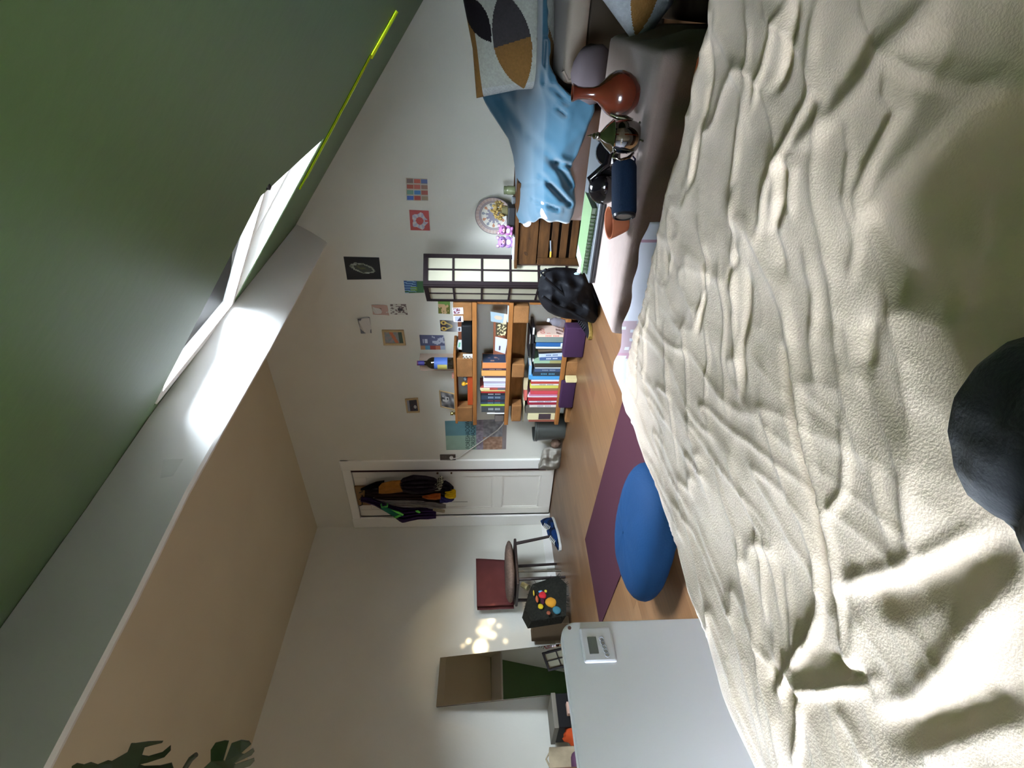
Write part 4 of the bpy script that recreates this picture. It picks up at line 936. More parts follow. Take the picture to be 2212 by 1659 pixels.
mid = [(784, 795.5, 1042, (222, 142, 84), None, 'thick orange book with a dark blue cover face, first on the middle shelf'),
       (796, 800, 1042, (74, 52, 66), (170, 140, 120), 'dark plum paperback between two orange books on the middle shelf'),
       (800.5, 812, 1040, (226, 168, 96), None, 'pale orange book with a small red corner mark on the middle shelf'),
       (812.5, 816, 1046, (84, 66, 78), None, 'thin dark mauve book beside the pale orange one'),
       (816.5, 824, 1044, (222, 220, 228), None, 'broad white book, first of the white books on the middle shelf'),
       (824.5, 827.5, 1045, (176, 168, 186), None, 'thin grey lilac book squeezed between white books'),
       (828, 833, 1045, (210, 216, 236), None, 'pale blue white book on the middle shelf'),
       (833.5, 837, 1045, (226, 214, 230), None, 'white book with purple edge, last of the white books'),
       (837.5, 842.5, 1037, (178, 84, 74), None, 'tall red book with cream upper spine on the middle shelf'),
       (843, 845.5, 1039, (220, 196, 120), None, 'thin yellow book next to the tall red and cream one'),
       (846, 849, 1039, (170, 48, 40), None, 'thin bright red book on the middle shelf'),
       (849.5, 853.5, 1039, (34, 36, 44), (220, 220, 220), 'slim black book with white lettering on the middle shelf'),
       (854, 863.5, 1039, (46, 62, 82), (150, 170, 186), 'broad navy book with pale lettering on the middle shelf'),
       (864, 868, 1038, (40, 44, 56), (160, 70, 80), 'dark book with red lettering on the middle shelf'),
       (868.5, 872.5, 1038, (52, 70, 92), (120, 160, 180), 'slate blue book beside the lime green one'),
       (873, 877, 1038, (170, 200, 60), None, 'lime green book on the middle shelf'),
       (877.5, 890, 1040, (70, 74, 76), (180, 190, 190), 'grey black book with a mountain drawing at the left end of the middle shelf')]
for q in mid:
    t, xl, xr, zt = book(q[0], q[1], q[2], B2, q[3], tcol=q[4], desc=q[5], shelf='middle')
    if q[0] == 784:
        painted('cover_print', (xr-.0005, SY+.03, zt-.003), (xr-.0005, SY+.155, zt-.003), (xr-.0005, SY+.155, B2+.003), (xr-.0005, SY+.03, B2+.003), lambda u, v: (150, 120, 110) if .15 < math.hypot(u-.4, v-.45) < .25 and (int(u*30)+int(v*30)) % 2 else (44, 60, 84), 14, 18, t, th=.0006)
    if q[0] == 837.5: MB().box(xl, xr-.001, SY+.0243, SY+.0252, lerp(B2, zt, .62), zt-.001).build('spine_band', mat('band_cream', (236, 222, 172), rough=.5), t); MB().box(xl, xr-.001, SY+.0243, SY+.0252, B2+.001, lerp(B2, zt, .3)).build('spine_band', mat('band_grey', (110, 108, 116), rough=.5), t)
bot = [(722, 727.5, 1161, (222, 190, 170), (200, 70, 60), 'pinkish cream book with red lettering behind the plastic bottle', 0),
       (728, 738.5, 1157, (120, 132, 124), None, 'broad grey green book on the bottom shelf', 0),
       (740, 748, 1158, (36, 92, 150), None, 'blue hardback with a white edge on the bottom shelf', 0),
       (748.5, 752.5, 1158, (214, 220, 208), None, 'white book beside the blue hardback', 0),
       (754, 757.5, 1163, (98, 84, 66), None, 'thin brown book leaning on the bottom shelf', -.05),
       (758, 761, 1164, (40, 34, 34), None, 'thin black book leaning beside the brown one', -.07),
       (762, 769.5, 1165, (186, 200, 220), (60, 80, 120), 'pale blue book with dark title on the bottom shelf', -.05),
       (770, 777, 1166, (70, 96, 142), (220, 226, 236), 'mid blue book with white title on the bottom shelf', -.04),
       (778, 784.5, 1153, (146, 176, 146), None, 'pale green book with an olive foot on the bottom shelf', 0),
       (785, 793, 1154, (60, 54, 44), None, 'dark olive book on the bottom shelf', 0),
       (793.5, 796, 1156, (190, 196, 196), None, 'thin pale grey book on the bottom shelf', 0),
       (796.5, 803, 1155, (62, 82, 112), (140, 150, 160), 'slate navy book on the bottom shelf', 0),
       (803.5, 812, 1151, (40, 52, 62), (90, 160, 190), 'near black book with pale blue mark on the bottom shelf', 0),
       (812.5, 820, 1143, (76, 152, 206), None, 'bright sky blue book on the bottom shelf', 0),
       (820.5, 824, 1148, (226, 220, 224), None, 'thin white book beside the sky blue one', 0),
       (824.5, 829, 1147, (180, 66, 54), None, 'red book between two white ones', 0),
       (829.5, 832.5, 1148, (224, 216, 206), (60, 50, 50), 'cream book with black title on the bottom shelf', 0),
       (833, 839, 1145, (206, 200, 90), None, 'yellow green book on the bottom shelf', 0),
       (840, 844, 1148, (156, 104, 76), None, 'brown book beside the yellow green one', 0),
       (844.5, 852, 1146, (206, 74, 84), None, 'broad coral red book on the bottom shelf', 0),
       (852.5, 855.5, 1143, (204, 130, 160), None, 'pink book beside the coral red one', 0),
       (856, 858.5, 1140, (226, 214, 220), None, 'thin white book left of the pink one', 0),
       (859, 866, 1141, (176, 50, 56), None, 'deep red book on the bottom shelf', 0),
       (866.5, 869.5, 1143, (216, 206, 214), (90, 70, 90), 'white and lilac book between two dark red ones', 0),
       (870, 874.5, 1140, (150, 36, 56), None, 'crimson book on the bottom shelf', 0),
       (875, 880, 1144, (222, 214, 206), (120, 120, 150), 'white paperback with faint title beside the crimson one', 0),
       (881, 892.5, 1135, (98, 92, 82), None, 'broad grey brown book on the bottom shelf', 0),
       (893, 907, 1140, (226, 216, 170), None, 'thick cream book with a photograph on its spine', 0),
       (907.5, 911.5, 1142, (150, 84, 66), None, 'red brown book at the left end of the bottom shelf', 0)]
for q in bot:
    t, xl, xr, zt = book(q[0], q[1], q[2], B3, q[3], tcol=q[4], desc=q[5], lean=q[6], shelf='bottom')
    if q[0] == 722:
        m_r = mat('red_print', (206, 74, 62), rough=.6)
        painted('cover_print', (xr-.0006, SY+.03, zt-.003), (xr-.0006, SY+.16, zt-.003), (xr-.0006, SY+.16, B3+.003), (xr-.0006, SY+.03, B3+.003), lambda u, v: (222, 194, 176) if v < .7 else ((120, 90, 80) if (u+v) % .4 < .2 else (214, 190, 180)), 14, 18, t, th=.0006)
        text('cover_title', 'GO', (xr+.0004, SY+.035, zt-.06), Vector((0, 1, 0)), Vector((0, 0, 1)), .035, m_r, t); text('cover_title', 'S', (xr+.0004, SY+.035, zt-.10), Vector((0, 1, 0)), Vector((0, 0, 1)), .025, m_r, t)
    if q[0] == 893: MB().box(xl+.004, xr-.006, SY+.0243, SY+.0252, lerp(B3, zt, .15), lerp(B3, zt, .6)).build('spine_photo', mat('photo_dark', (70, 56, 62), rough=.4), t)
    if q[0] == 778: MB().box(xl, xr-.001, SY+.0243, SY+.0252, B3+.001, lerp(B3, zt, .42)).build('spine_band', mat('band_olive', (150, 146, 96), rough=.5), t)
    if q[0] == 740: MB().box(xl, xr-.001, SY+.0243, SY+.0252, B3+.001, lerp(B3, zt, .1)).build('spine_band', mat('band_white', (220, 224, 220), rough=.5), t)
def lying(py0, py1, px0, px1, rgb, label, Y0=SY+.045, dep=.12, par=None):
    a, c = W(px0, py1, 'Y', Y0), W(px1, py0, 'Y', Y0); t = empty('book', ((a.x+c.x)/2, Y0, c.z), label, 'book', 'books lying on top of the bottom row')
    cv = mat('cover_%d_%d_%d' % rgb, rgb, rough=.5); h = a.z-c.z; e = min(.0025, h*.2)
    MB().box(a.x, c.x, Y0, Y0+dep, c.z, c.z+e).build('cover', cv, t); MB().box(a.x, c.x, Y0, Y0+dep, a.z-e, a.z).build('cover', cv, t); MB().box(a.x, c.x, Y0, Y0+.002, c.z+e, a.z-e).build('spine', cv, t)
    MB().box(a.x+.002, c.x-.002, Y0+.003, Y0+dep-.003, c.z+e, a.z-e).build('pages', mat('book_pages', (222, 214, 196), rough=.9), t)
lying(866, 911, 1128, 1134, (220, 214, 176), 'long cream book lying across the left end of the bottom row')
lying(843, 865, 1132, 1139.5, (206, 104, 94), 'coral paperback lying on top of the red books')
lying(816, 842, 1131, 1141, (206, 190, 150), 'cream paperback lying on top of the yellow green book')
lying(790, 816, 1141, 1149, (150, 190, 220), 'pale blue paperback lying on top of the dark books')
# dark cases stacked at the right of the bottom shelf
for k, (p0, p1, a, c, lab) in enumerate(((706, 742, 1148, 1156, 'black case with a white label on top of the grey green book'), (720, 770, 1141, 1147, 'upper black case with white labels above the blue books'), (742, 783, 1149, 1157, 'black case lying over the pale blue books'))):
    A, Cc = W(a, p1, 'Y', SY+.04), W(c, p0, 'Y', SY+.04); t = empty('media_case', (A.x, SY+.04, Cc.z), lab, 'case', 'black cases on the bottom row')
    MB().box(A.x, Cc.x, SY+.04, SY+.20, Cc.z, A.z, .002).build('case', mat('case_black', (26, 26, 30), rough=.4), t)
    lw = (Cc.x-A.x); x_ = Cc.x-lw*.45 if k < 2 else A.x+.01
    MB().box(x_, x_+lw*(.4 if k < 2 else .15), SY+.039, SY+.041, Cc.z+.003, A.z-.003).build('case_label', mat('label_white', (214, 214, 206), rough=.6), t)
# clear plastic bottle lying on the bottom shelf in front of the pinkish book
mpl = mat('clear_plastic', (196, 192, 204), rough=.12); bsd = mpl.node_tree.nodes['Principled BSDF']; bsd.inputs['Transmission Weight'].default_value = .75; bsd.inputs['IOR'].default_value = 1.2
bp_ = sw(1210, 700, SY+.06); bp_.z = B3
bo = empty('plastic_bottle', bp_, 'crumpled clear plastic bottle in front of the cream and red book', 'bottle')
pr = [(0, 0), (.002, .03), (.012, .036), (.03, .033), (.045, .036), (.065, .032), (.085, .035), (.10, .028), (.118, .014), (.125, .011), (.13, .011)]
MB().lathe(bp_, (.25, 0, 1), pr, 20, .85).build('body', mpl, bo, smooth=True); MB().lathe(bp_+Vector((.25, 0, 1)).normalized()*.127, (.25, 0, 1), [(0, .0135), (.014, .0135), (.014, 0)], 14).build('cap', mat('clear_cap', (220, 220, 226), rough=.2), bo, smooth=True)
# cork yoga bricks of purple foam under the shelf
mpur = mat('purple_foam', (58, 34, 60), rough=.9, bump=.1, bscale=300)
for (p0, p1, a, c, Y, lab) in ((709, 773, 1216, 1259, 3.16, 'purple foam yoga block on the floor at the right under the shelf'), (827, 882, 1207, 1234, 3.25, 'purple foam yoga block on the floor at the left under the shelf')):
    A, Cc = W(a, p1, 'Y', Y), W(c, p0, 'Y', Y)
    o = MB().box(A.x, Cc.x, Y, min(Y+.09, 3.29) if p0 < 800 else Y+.045, 0.001, A.z, .010).build('yoga_block', mpur, None, smooth=True); tag(o, lab, 'yoga block', 'purple yoga blocks')
A, Cc = W(1207, 826, 'Y', 3.24), W(1245, 820, 'Y', 3.24)
o = MB().box(A.x, A.x+.035, 3.235, 3.29, .002, zb3b-.004, .003).build('cork_block', mat('cream_cork', (206, 190, 140), rough=.9), None); tag(o, 'cream coloured block standing on edge between the purple yoga blocks', 'yoga block')

# things on the shelf's upper boards
T1 = zb1+.001; TT = zt1+.001
kk = W(1010, 733, 'Y', SY+.03)
cs = MB().box(W(1010, 763, 'Y', SY+.03).x, W(1010, 703.5, 'Y', SY+.03).x, SY+.03, SY+.13, T1, W(997, 733, 'Y', SY+.03).z, .012).build('glasses_case', mat('black_leatherette', (24, 26, 28), rough=.6, bump=.2, bscale=200), None, smooth=True); tag(cs, 'rounded black case on the upper board of the shelf', 'case')
painted_back = painted('tin_box', *[W(a, c, 'Y', SY+.04) for a, c in ((1000, 775), (1000, 764), (1021, 764), (1021, 775))], fn=lambda u, v: (60, 56, 52) if (int(u*4)+int(v*9)) % 3 == 0 else (214, 208, 196), nu=6, nv=12, th=.03); tag(painted_back, 'small white patterned box left of the black case', 'box')
wb = MB().box(W(1000, 770, 'Y', SB-.01).x, W(1000, 690, 'Y', SB-.01).x, SB-.03, SB-.012, T1, W(990, 730, 'Y', SB-.02).z, .003).build('serving_board', mat('reddish_board', (150, 92, 66), rough=.6, var=.1, scale=20), None); tag(wb, 'reddish wooden board leaning on the wall behind the black case', 'board')
cdx = MB().box(W(990, 762, 'Y', 3.40).x, W(990, 735, 'Y', 3.40).x, 3.40, 3.43, W(996, 750, 'Y', 3.40).z-.03, W(988, 750, 'Y', 3.40).z, .002); 
o = painted('greeting_card', *[W(a, c, 'Y', 3.42) for a, c in ((986, 755), (990, 734), (1019, 734), (1019, 755))], fn=lambda u, v: (120, 190, 150) if .2 < u < .7 and .1 < v < .25 else (226, 232, 230), nu=8, nv=14, th=.002); tag(o, 'white card with a green motif standing behind the black case', 'card')
o = painted('photo_print', *[W(a, c, 'Y', 3.42) for a, c in ((988, 716), (988, 706), (1019, 706), (1019, 716))], fn=lambda u, v: (80, 80, 90) if .2 < u < .8 and .1 < v < .2 else (228, 230, 232), nu=6, nv=14, th=.002); tag(o, 'small white card standing at the right behind the black case', 'card')
# orange red box with a yellow toy in the upper left compartment
rb = MB().box(W(1015, 875, 'Y', SY+.03).x, W(1015, 813, 'Y', SY+.03).x, SY+.03, SY+.14, T1, W(1010, 845, 'Y', SY+.03).z, .002).build('red_box', mat('orange_red_card', (176, 74, 36), rough=.6), None); tag(rb, 'long orange red box in the upper left compartment of the shelf', 'box')
yt = W(1001, 829, 'Y', SY+.07); rbz = W(1010, 845, 'Y', SY+.03).z
ye = empty('toy_figure', Vector((yt.x, yt.y, rbz)), 'bright yellow toy figure standing on the orange red box', 'toy')
my = mat('toy_yellow', (240, 186, 40), rough=.4)
MB().lathe(Vector((yt.x, yt.y, rbz)), (0, 0, 1), [(0, 0), (0, .008), (.012, .007), (.018, .012)], 14).build('body', my, ye, smooth=True); MB().ball(Vector((yt.x, yt.y, rbz+.032)), .019, 3).build('head', my, ye, smooth='all')
gt = MB().ball(Vector((yt.x+.03, yt.y+.03, rbz+.02)), .02, 2, (1.1, .8, 1), .3).build('glass_stone', mat('pale_glass_stone', (150, 176, 186), rough=.2), None, smooth='all'); tag(gt, 'pale blue glass lump beside the yellow toy figure', 'ornament')
# bottle of wine, wooden box, framed photo and gilt ornament on the very top board
wbp = Vector((W(960, 784.5, 'Y', SY+.09).x, SY+.09, TT)); r_ = (W(960, 774, 'Y', SY+.09)-W(960, 795, 'Y', SY+.09)).length/2; ht = W(901, 784, 'Y', SY+.09).z-TT
we = empty('wine_bottle', wbp, 'wine bottle with blue capsule and blue yellow label on the shelf top', 'bottle'); mgl = mat('dark_bottle_glass', (36, 30, 18), rough=.08)
MB().lathe(wbp, (0, 0, 1), [(0, 0), (0, r_*.95), (.006, r_), (ht*.60, r_), (ht*.68, r_*.8), (ht*.74, r_*.42), (ht*.80, r_*.36), (ht*.985, r_*.36), (ht*.985, 0)], 28).build('body', mgl, we, smooth=True)
MB().lathe(wbp+Vector((0, 0, ht*.80)), (0, 0, 1), [(0, r_*.40), (ht*.17, r_*.40), (ht*.19, r_*.42)], 20).build('capsule', mat('capsule_blue', (66, 60, 150), rough=.3), we, smooth=True)
MB().lathe(wbp+Vector((0, 0, ht*.985)), (0, 0, 1), [(-.006, r_*.43), (.004, r_*.40), (.005, 0)], 20).build('capsule_top', mat('capsule_red', (140, 40, 60), rough=.4), we, smooth=True)
MB().lathe(wbp+Vector((0, 0, ht*.17)), (0, 0, 1), [(0, r_*1.01), (ht*.36, r_*1.01)], 28).build('label', mat('label_blue', (78, 116, 196), rough=.5), we, smooth=True)
lf = wbp+Vector((-.25, -.97, 0))*r_*1.0; 
mb = MB(); P = [[wbp+Vector((math.sin(a)*r_*1.03, -math.cos(a)*r_*1.03, z)) for a in np.linspace(-1.0, .35, 9)] for z in (ht*.18, ht*.44)]; mb.grid(P).build('label_panel', mat('label_yellow', (206, 196, 104), rough=.5), we)
x0, x1 = W(940, 804.5, 'Y', SY+.10).x, W(940, 792, 'Y', SY+.10).x; zt_ = W(906, 799, 'Y', SY+.10).z
o = empty('wine_box', (x0, SY+.15, TT), 'slim pale wooden wine box standing behind the bottle', 'box'); mwb = mat('pale_pine', (196, 176, 158), rough=.7, var=.08, scale=14, stretch=(3, 3, 1))
MB().box(x0, W(940, 777, 'Y', SY+.13).x, SY+.13, SY+.22, TT, zt_, .002).build('body', mwb, o); MB().box(x0-.004, x0, SY+.128, SY+.222, TT+.001, zt_-.012).build('side_slat', mwb, o)
# leaning framed photo
pc = [W(951, 878, 'Y', SY+.20), W(952, 836, 'Y', SY+.20)]
def framed(name, TL, TR, BR, BL, fn, fw, th, mfrm, label, group='framed pictures', nu=14, nv=18):
    TL, TR, BR, BL = map(Vector, (TL, TR, BR, BL)); c = (TL+TR+BR+BL)/4; e = empty(name, c, label, 'picture', group); n = (TR-TL).cross(TL-BL).normalized()
    r, d = (TR-TL).normalized(), (BL-TL).normalized(); 
    def in_(p, a, b): return p+r*a+d*b
    o4 = [TL, TR, BR, BL]; i4 = [in_(TL, fw, fw), in_(TR, -fw, fw), in_(BR, -fw, -fw), in_(BL, fw, -fw)]
    for k in range(4):
        a, b_, c_, d_ = o4[k], o4[(k+1) % 4], i4[(k+1) % 4], i4[k]; MB().hexa([a, b_, c_, d_, a+n*th, b_+n*th, c_+n*th*.8, d_+n*th*.8]).build('frame_side', mfrm, e)
    painted('print', *i4, fn=fn, nu=nu, nv=nv, parent=e, th=th*.35); return e
mfw = mat('light_wood_frame', (200, 172, 124), rough=.5, var=.08, scale=20)
def bwphoto(u, v):
    g = 120+70*math.sin(u*9+v*3)*math.cos(v*8-u*2); g += 40*(noise.noise(Vector((u*5, v*5, 1))))
    return (g, g, g+2)
zT = W(951, 856, 'Y', SY+.21).z; xa, xb = W(960, 879, 'Y', SY+.20).x, W(960, 836, 'Y', SY+.20).x
framed('picture_frame', (xa, SY+.21, zT), (xb, SY+.16, zT), (xb, SY+.11, TT), (xa, SY+.16, TT), lambda u, v: (226, 226, 222) if .35 < u < .75 and .1 < v < .6 and noise.noise(Vector((u*6, v*6, 3))) > -.1 else bwphoto(u, v), .010, .010, mfw, 'framed black and white photo leaning on the shelf top near the left end')
go = Vector((W(975, 893, 'Y', SY+.08).x, SY+.08, TT)); ge = empty('gilt_ornament', go, 'small gilt ornament at the left end of the shelf top', 'ornament'); mgo = mat('gilt', (190, 170, 96), rough=.2, metal=.9)
MB().lathe(go, (0, 0, 1), [(0, 0), (0, .014), (.006, .016), (.012, .009), (.02, .010), (.024, .018), (.034, .016), (.036, 0)], 16).build('body', mgo, ge, smooth=True)
for s in (-1, 0, 1): MB().ball(go+Vector((s*.012, -.004, .040)), .006, 2).build('bead', mgo, ge, smooth='all')
o = MB().box(W(978, 818, 'Y', SY+.12).x, W(978, 810, 'Y', SY+.12).x, SY+.12, SY+.16, TT, W(976, 814, 'Y', SY+.12).z, .002).build('small_box', mat('small_pink_box', (196, 140, 124), rough=.6), None); tag(o, 'tiny pinkish box on the shelf top beside the wooden wine box', 'box')
# cards on the middle board
MY = SY+.04
o = painted('postcard', *[W(a, c, 'Y', 3.36) for a, c in ((1061, 694), (1060, 673), (1098, 679), (1094, 699))], fn=lambda u, v: (196, 176, 150) if (u-.5)**2+(v-.45)**2 < .06 else ((150, 170, 180) if v < .8 else (206, 196, 170)), nu=10, nv=14, th=.002); o.location.z += .002; tag(o, 'blue grey postcard standing tilted at the right of the middle shelf', 'card', 'cards on the middle shelf')
o = painted('postcard', *[W(a, c, 'Y', 3.38) for a, c in ((1071, 725), (1071, 697), (1096, 697), (1092, 724))], fn=lambda u, v: (216, 206, 160) if noise.noise(Vector((u*7, v*5, 9))) > .1 and v > .15 else (70, 64, 46), nu=16, nv=14, th=.002); tag(o, 'postcard of a pale crowd on dark ground in the middle shelf', 'card', 'cards on the middle shelf')
o = painted('postcard', *[W(a, c, 'Y', 3.37) for a, c in ((1069, 757), (1070, 727), (1097, 733), (1091, 764))], fn=lambda u, v: (70, 60, 80) if .15 < u < .45 and .35 < v < .5 else (200, 206, 232), nu=16, nv=14, th=.002); tag(o, 'pale lilac card with a small dark bird standing in the middle shelf', 'card', 'cards on the middle shelf')
o = painted('cardboard_sheet', *[W(a, c, 'Y', 3.45) for a, c in ((1065, 765), (1066, 694), (1093, 694), (1093, 765))], fn=lambda u, v: (160, 98, 70), nu=2, nv=2, th=.003); tag(o, 'reddish brown cardboard sheet behind the postcards', 'board')
o = MB().box(W(1095, 695, 'Y', SY+.02).x, W(1095, 660, 'Y', SY+.02).x, SY+.012, SY+.022, zb2+.001, W(1096, 680, 'Y', SY+.02).z, .001).build('paper_strip', mat('blue_paper_strip', (180, 206, 236), rough=.5), None); tag(o, 'thin blue white strip lying on the front edge of the middle board', 'paper')
th_ = [W(1052, 893, 'Y', SY+.02), W(1090, 893, 'Y', SY+.02)]
o = MB().tube([Vector((th_[0].x, SY+.02, B2)), Vector((th_[0].x, SY+.02, th_[0].z))], .0065, 10).build('marker_pen', mat('white_marker', (226, 232, 238), rough=.4), None, smooth=True); tag(o, 'white and blue marker pen standing at the left end of the middle shelf', 'pen')
gb = MB().box(W(1078, 911, 'Y', SY+.04).x, W(1078, 897, 'Y', SY+.04).x, SY+.04, SY+.10, B2, W(1069, 904, 'Y', SY+.04).z, .005).build('grey_cup', mat('grey_plastic_cup', (112, 104, 98), rough=.6), None, smooth=True); tag(gb, 'small grey box at the left end of the middle shelf', 'box')

# ------------------------------------------------------------------ pictures on the back wall
def pic(label, TL, TR, BR, BL, fn, nu=16, nv=20, group='pictures on the back wall', curl=0.0, cat='picture', name='photo_print'):
    o = painted(name, *[W(a, c, 'Y', YB-.002) for a, c in (TL, TR, BR, BL)], fn=fn, nu=nu, nv=nv, th=.002, curl=curl); tag(o, label, cat, group); return o
DOORS = [[(120, 96, 90), (176, 74, 54), (84, 106, 160)], [(170, 74, 50), (182, 90, 74), (150, 112, 92)], [(100, 150, 130), (48, 116, 176), (160, 82, 70)], [(60, 100, 180), (160, 50, 46), (150, 132, 104)]]
def doors(u, v):
    c = 3-min(int(u*4), 3); r = min(int(v*3), 2); U = (u*4) % 1; V = (v*3) % 1
    if .15 < U < .85 and V > .12: return DOORS[c][r]
    return (196, 196, 190) if (c+r) % 2 else (190, 170, 140)
pic('colourful grid of painted doors, topmost picture nearest the slope', (878, 433), (877, 384), (923, 386), (925, 434), doors, 32, 30)
def redpic(u, v):
    x, y = (u-.47)*2, (v-.5)*2; r = math.hypot(x, y); a = math.atan2(y, x)
    if .38 < r < .78+.1*math.sin(a*5) and not (y > .55 and abs(x) < .1): return (206+22*math.sin(a*9), 206+18*math.sin(a*9), 214)
    return (176, 66, 62)
pic('square red picture with a ring of white curled shapes', (887, 497), (884, 453), (926, 455), (929, 498), redpic, 30, 30)
def blackpic(u, v):
    x, y = u-.5, v-.5; s = (x*.5+y*.87); t = (-x*.87+y*.5)*1.0; s = -x*.45+y*.9; t = x*.9+y*.45
    e = (s/.36)**2+(t/.2)**2; n_ = noise.noise(Vector((u*9, v*9, 2)))
    if .55 < e+n_*.3 < 1.05: return (150+60*n_, 156+60*n_, 140+60*n_)
    if e < .55: return (62+60*max(n_, 0), 66+60*max(n_, 0), 60)
    return (18, 22, 30)
pic('black picture with a pale glowing oval, highest on the wall', (750, 604), (742, 554), (819, 556), (824, 603), blackpic, 30, 40)
pic('small blue and green landscape print right above the folding screen', (875, 633), (872, 606), (915, 607), (916, 632), lambda u, v: (150, 190, 220) if v < .6 and (u*5+v) % 1 < .35 else ((60, 110, 70) if v > .65 or u < .2 else ((120, 160, 60) if u < .5 and v > .3 else (50, 90, 150))), 16, 20)
pic('faded pink curling print above the small monochrome print', (806, 678), (803, 656), (837, 659), (841, 681), lambda u, v: (140, 100, 96) if (u-.5)**2+(v-.5)**2*3 < .03 else (204, 168, 152), 12, 14, curl=.012)
pic('small monochrome print of a figure in a bright room', (844, 679), (843, 657), (877, 657), (881, 680), lambda u, v: (50, 44, 46) if .35 < u < .65 and .45 < v < .7 else ((220, 220, 206) if noise.noise(Vector((u*6, v*6, 4))) > -.05 else (120, 104, 100)), 16, 18)
pic('curling print of a dark palm against a grey sky', (780, 719), (773, 686), (799, 684), (803, 719), lambda u, v: (38, 44, 62) if noise.noise(Vector((u*4, v*4, 7)))+.9-2*math.hypot(u-.62, v-.5) > 0 else (120, 124, 136), 16, 16, curl=.016)
framed('picture_frame', *[W(a, c, 'Y', YB-.002) for a, c in ((829, 744), (825, 712), (872, 712), (877, 744))], fn=lambda u, v: (206, 120, 80) if abs(v-.5+.3*(u-.5)) < .1 else ((60, 80, 66) if v > .8 else (150+50*noise.noise(Vector((u*5, v*7, 3))), 150, 148)), fw=.017, th=.016, mfrm=mfw, label='light wood frame with a grey and orange picture above the blue grey leaflet')
def posterette(u, v):
    if .1 < v < .32 and .42 < u < .75 and (int(v*40) % 3) != 0: return (214, 218, 230)
    if u < .26: return [(200, 150, 110), (96, 160, 190), (160, 70, 60), (196, 120, 90), (180, 190, 210)][min(int(v*5), 4)]
    if v > .5 and noise.noise(Vector((u*5, v*5, 5))) > .0: return (196, 200, 214)
    return (96, 102, 134)
pic('blue grey leaflet with small white title and bright side strip', (909, 755), (906, 723), (959, 724), (962, 755), posterette, 18, 26)
framed('picture_frame', *[W(a, c, 'Y', YB-.002) for a, c in ((879, 890), (875, 861), (903, 859), (907, 889))], fn=lambda u, v: (206, 206, 206) if (u-.35)**2+(v-.75)**2 < .02 else ((150, 150, 156) if v < .22 else (56+40*noise.noise(Vector((u*5, v*5, 3))), 50, 60)), fw=.013, th=.016, mfrm=mfw, label='small light wood frame with a dark photo, leftmost on the wall')
pic('small print of a tan animal on olive grass beside the folding screen', (947, 677), (946, 649), (972, 651), (972, 678), lambda u, v: (214, 176, 130) if noise.noise(Vector((u*4, v*4, 6)))+.35-1.2*math.hypot(u-.45, v-.45) > 0 else ((110, 150, 70) if u > .7 else (106, 110, 36)), 16, 16)
def polar(seed):
    def f(u, v):
        if v > .72 or v < .1 or u < .1 or u > .9: return (236, 236, 242)
        return (110, 40, 60) if noise.noise(Vector((u*5, v*5, seed))) > 0 else (196, 190, 200)
    return f
def onblk(label, TL, TR, BR, BL, fn): o = painted('photo_print', *[W(a, c, 'Y', SY+.003) for a, c in (TL, TR, BR, BL)], fn=fn, nu=12, nv=14, th=.0015); tag(o, label, 'picture', 'instant photos on the shelf block')
onblk('instant photo with a dark red figure, upper right of the pair on the block', (979, 679), (977, 665), (1000, 664), (1001, 678), polar(3.3))
onblk('instant photo with a dark slope, lower left of the pair on the block', (980, 695), (979, 682), (1000, 682), (1001, 695), lambda u, v: (236, 236, 242) if v > .78 or v < .12 or u < .1 or u > .9 else ((46, 34, 60) if v > .3+u*.5 else (170, 176, 200)))
def gold(u, v):
    x = abs(u-.5)
    if v < .45 and abs(math.hypot(x-.27, (v-.2))-.13) < .05: return (220, 186, 96)
    if .35 < v < .7 and abs(x-.28+(v-.35)*.7) < .06: return (216, 190, 120)
    return (50, 34, 50) if v < .35 else (lerp(70, 210, min(1, (v-.35)/.6)),)*3
pic('print of golden branching shapes fading to white, beside the instant photos', (952, 715), (950, 691), (988, 693), (989, 717), gold, 22, 30)
# poster behind the shelf end
def poster(u, v):
    n_ = noise.noise(Vector((u*6, v*9, 4))); n2 = noise.noise(Vector((u*14, v*22, 8)))
    if v < .5: c = (104, 152, 162) if u > .5 else (160, 190, 170)
    else:
        c = (156, 146, 160) if v < .62 else ((176, 140, 116) if u < .45 else (150, 150, 156)); c = tuple(k+40*n2+14*n_ for k in c)
        if v > .93: c = (150, 140, 138)
    return tuple(k+8*n_ for k in c)
po_ = painted('poster', *[W(a, c, 'Y', YB-.002) for a, c in ((964, 972), (961, 909), (1095, 905), (1093, 970))], fn=poster, nu=30, nv=60, th=.0015)
tag(po_, 'teal and pink poster with dark block lettering on the wall beside the shelf end', 'poster')
bpy.context.view_layer.update()
pa, pb = W(1015.5, 970, 'Y', YB-.0045), W(1014, 905, 'Y', YB-.0045)
hh = (W(1006, 940, 'Y', YB).z-W(1015, 940, 'Y', YB).z); ww = (pb-pa).length
mdkl = mat('poster_ink', (34, 44, 48), rough=.6)
mdt = mat('poster_ink', (34, 44, 48))
text('lettering', 'FORESHADOW', Vector((pa.x+.006, YB-.0045, pa.z)), pb-pa, Vector((0, 0, 1)), hh*1.05, mdkl, po_, sx=ww*.97/(hh*1.05)/10.2)
text('lettering', 'FORESHADOW', Vector((pa.x+.006, YB-.0045, pa.z-hh*1.25)), pb-pa, Vector((0, 0, 1)), hh*1.0, mdkl, po_, sx=ww*.97/(hh*1.05)/10.2)
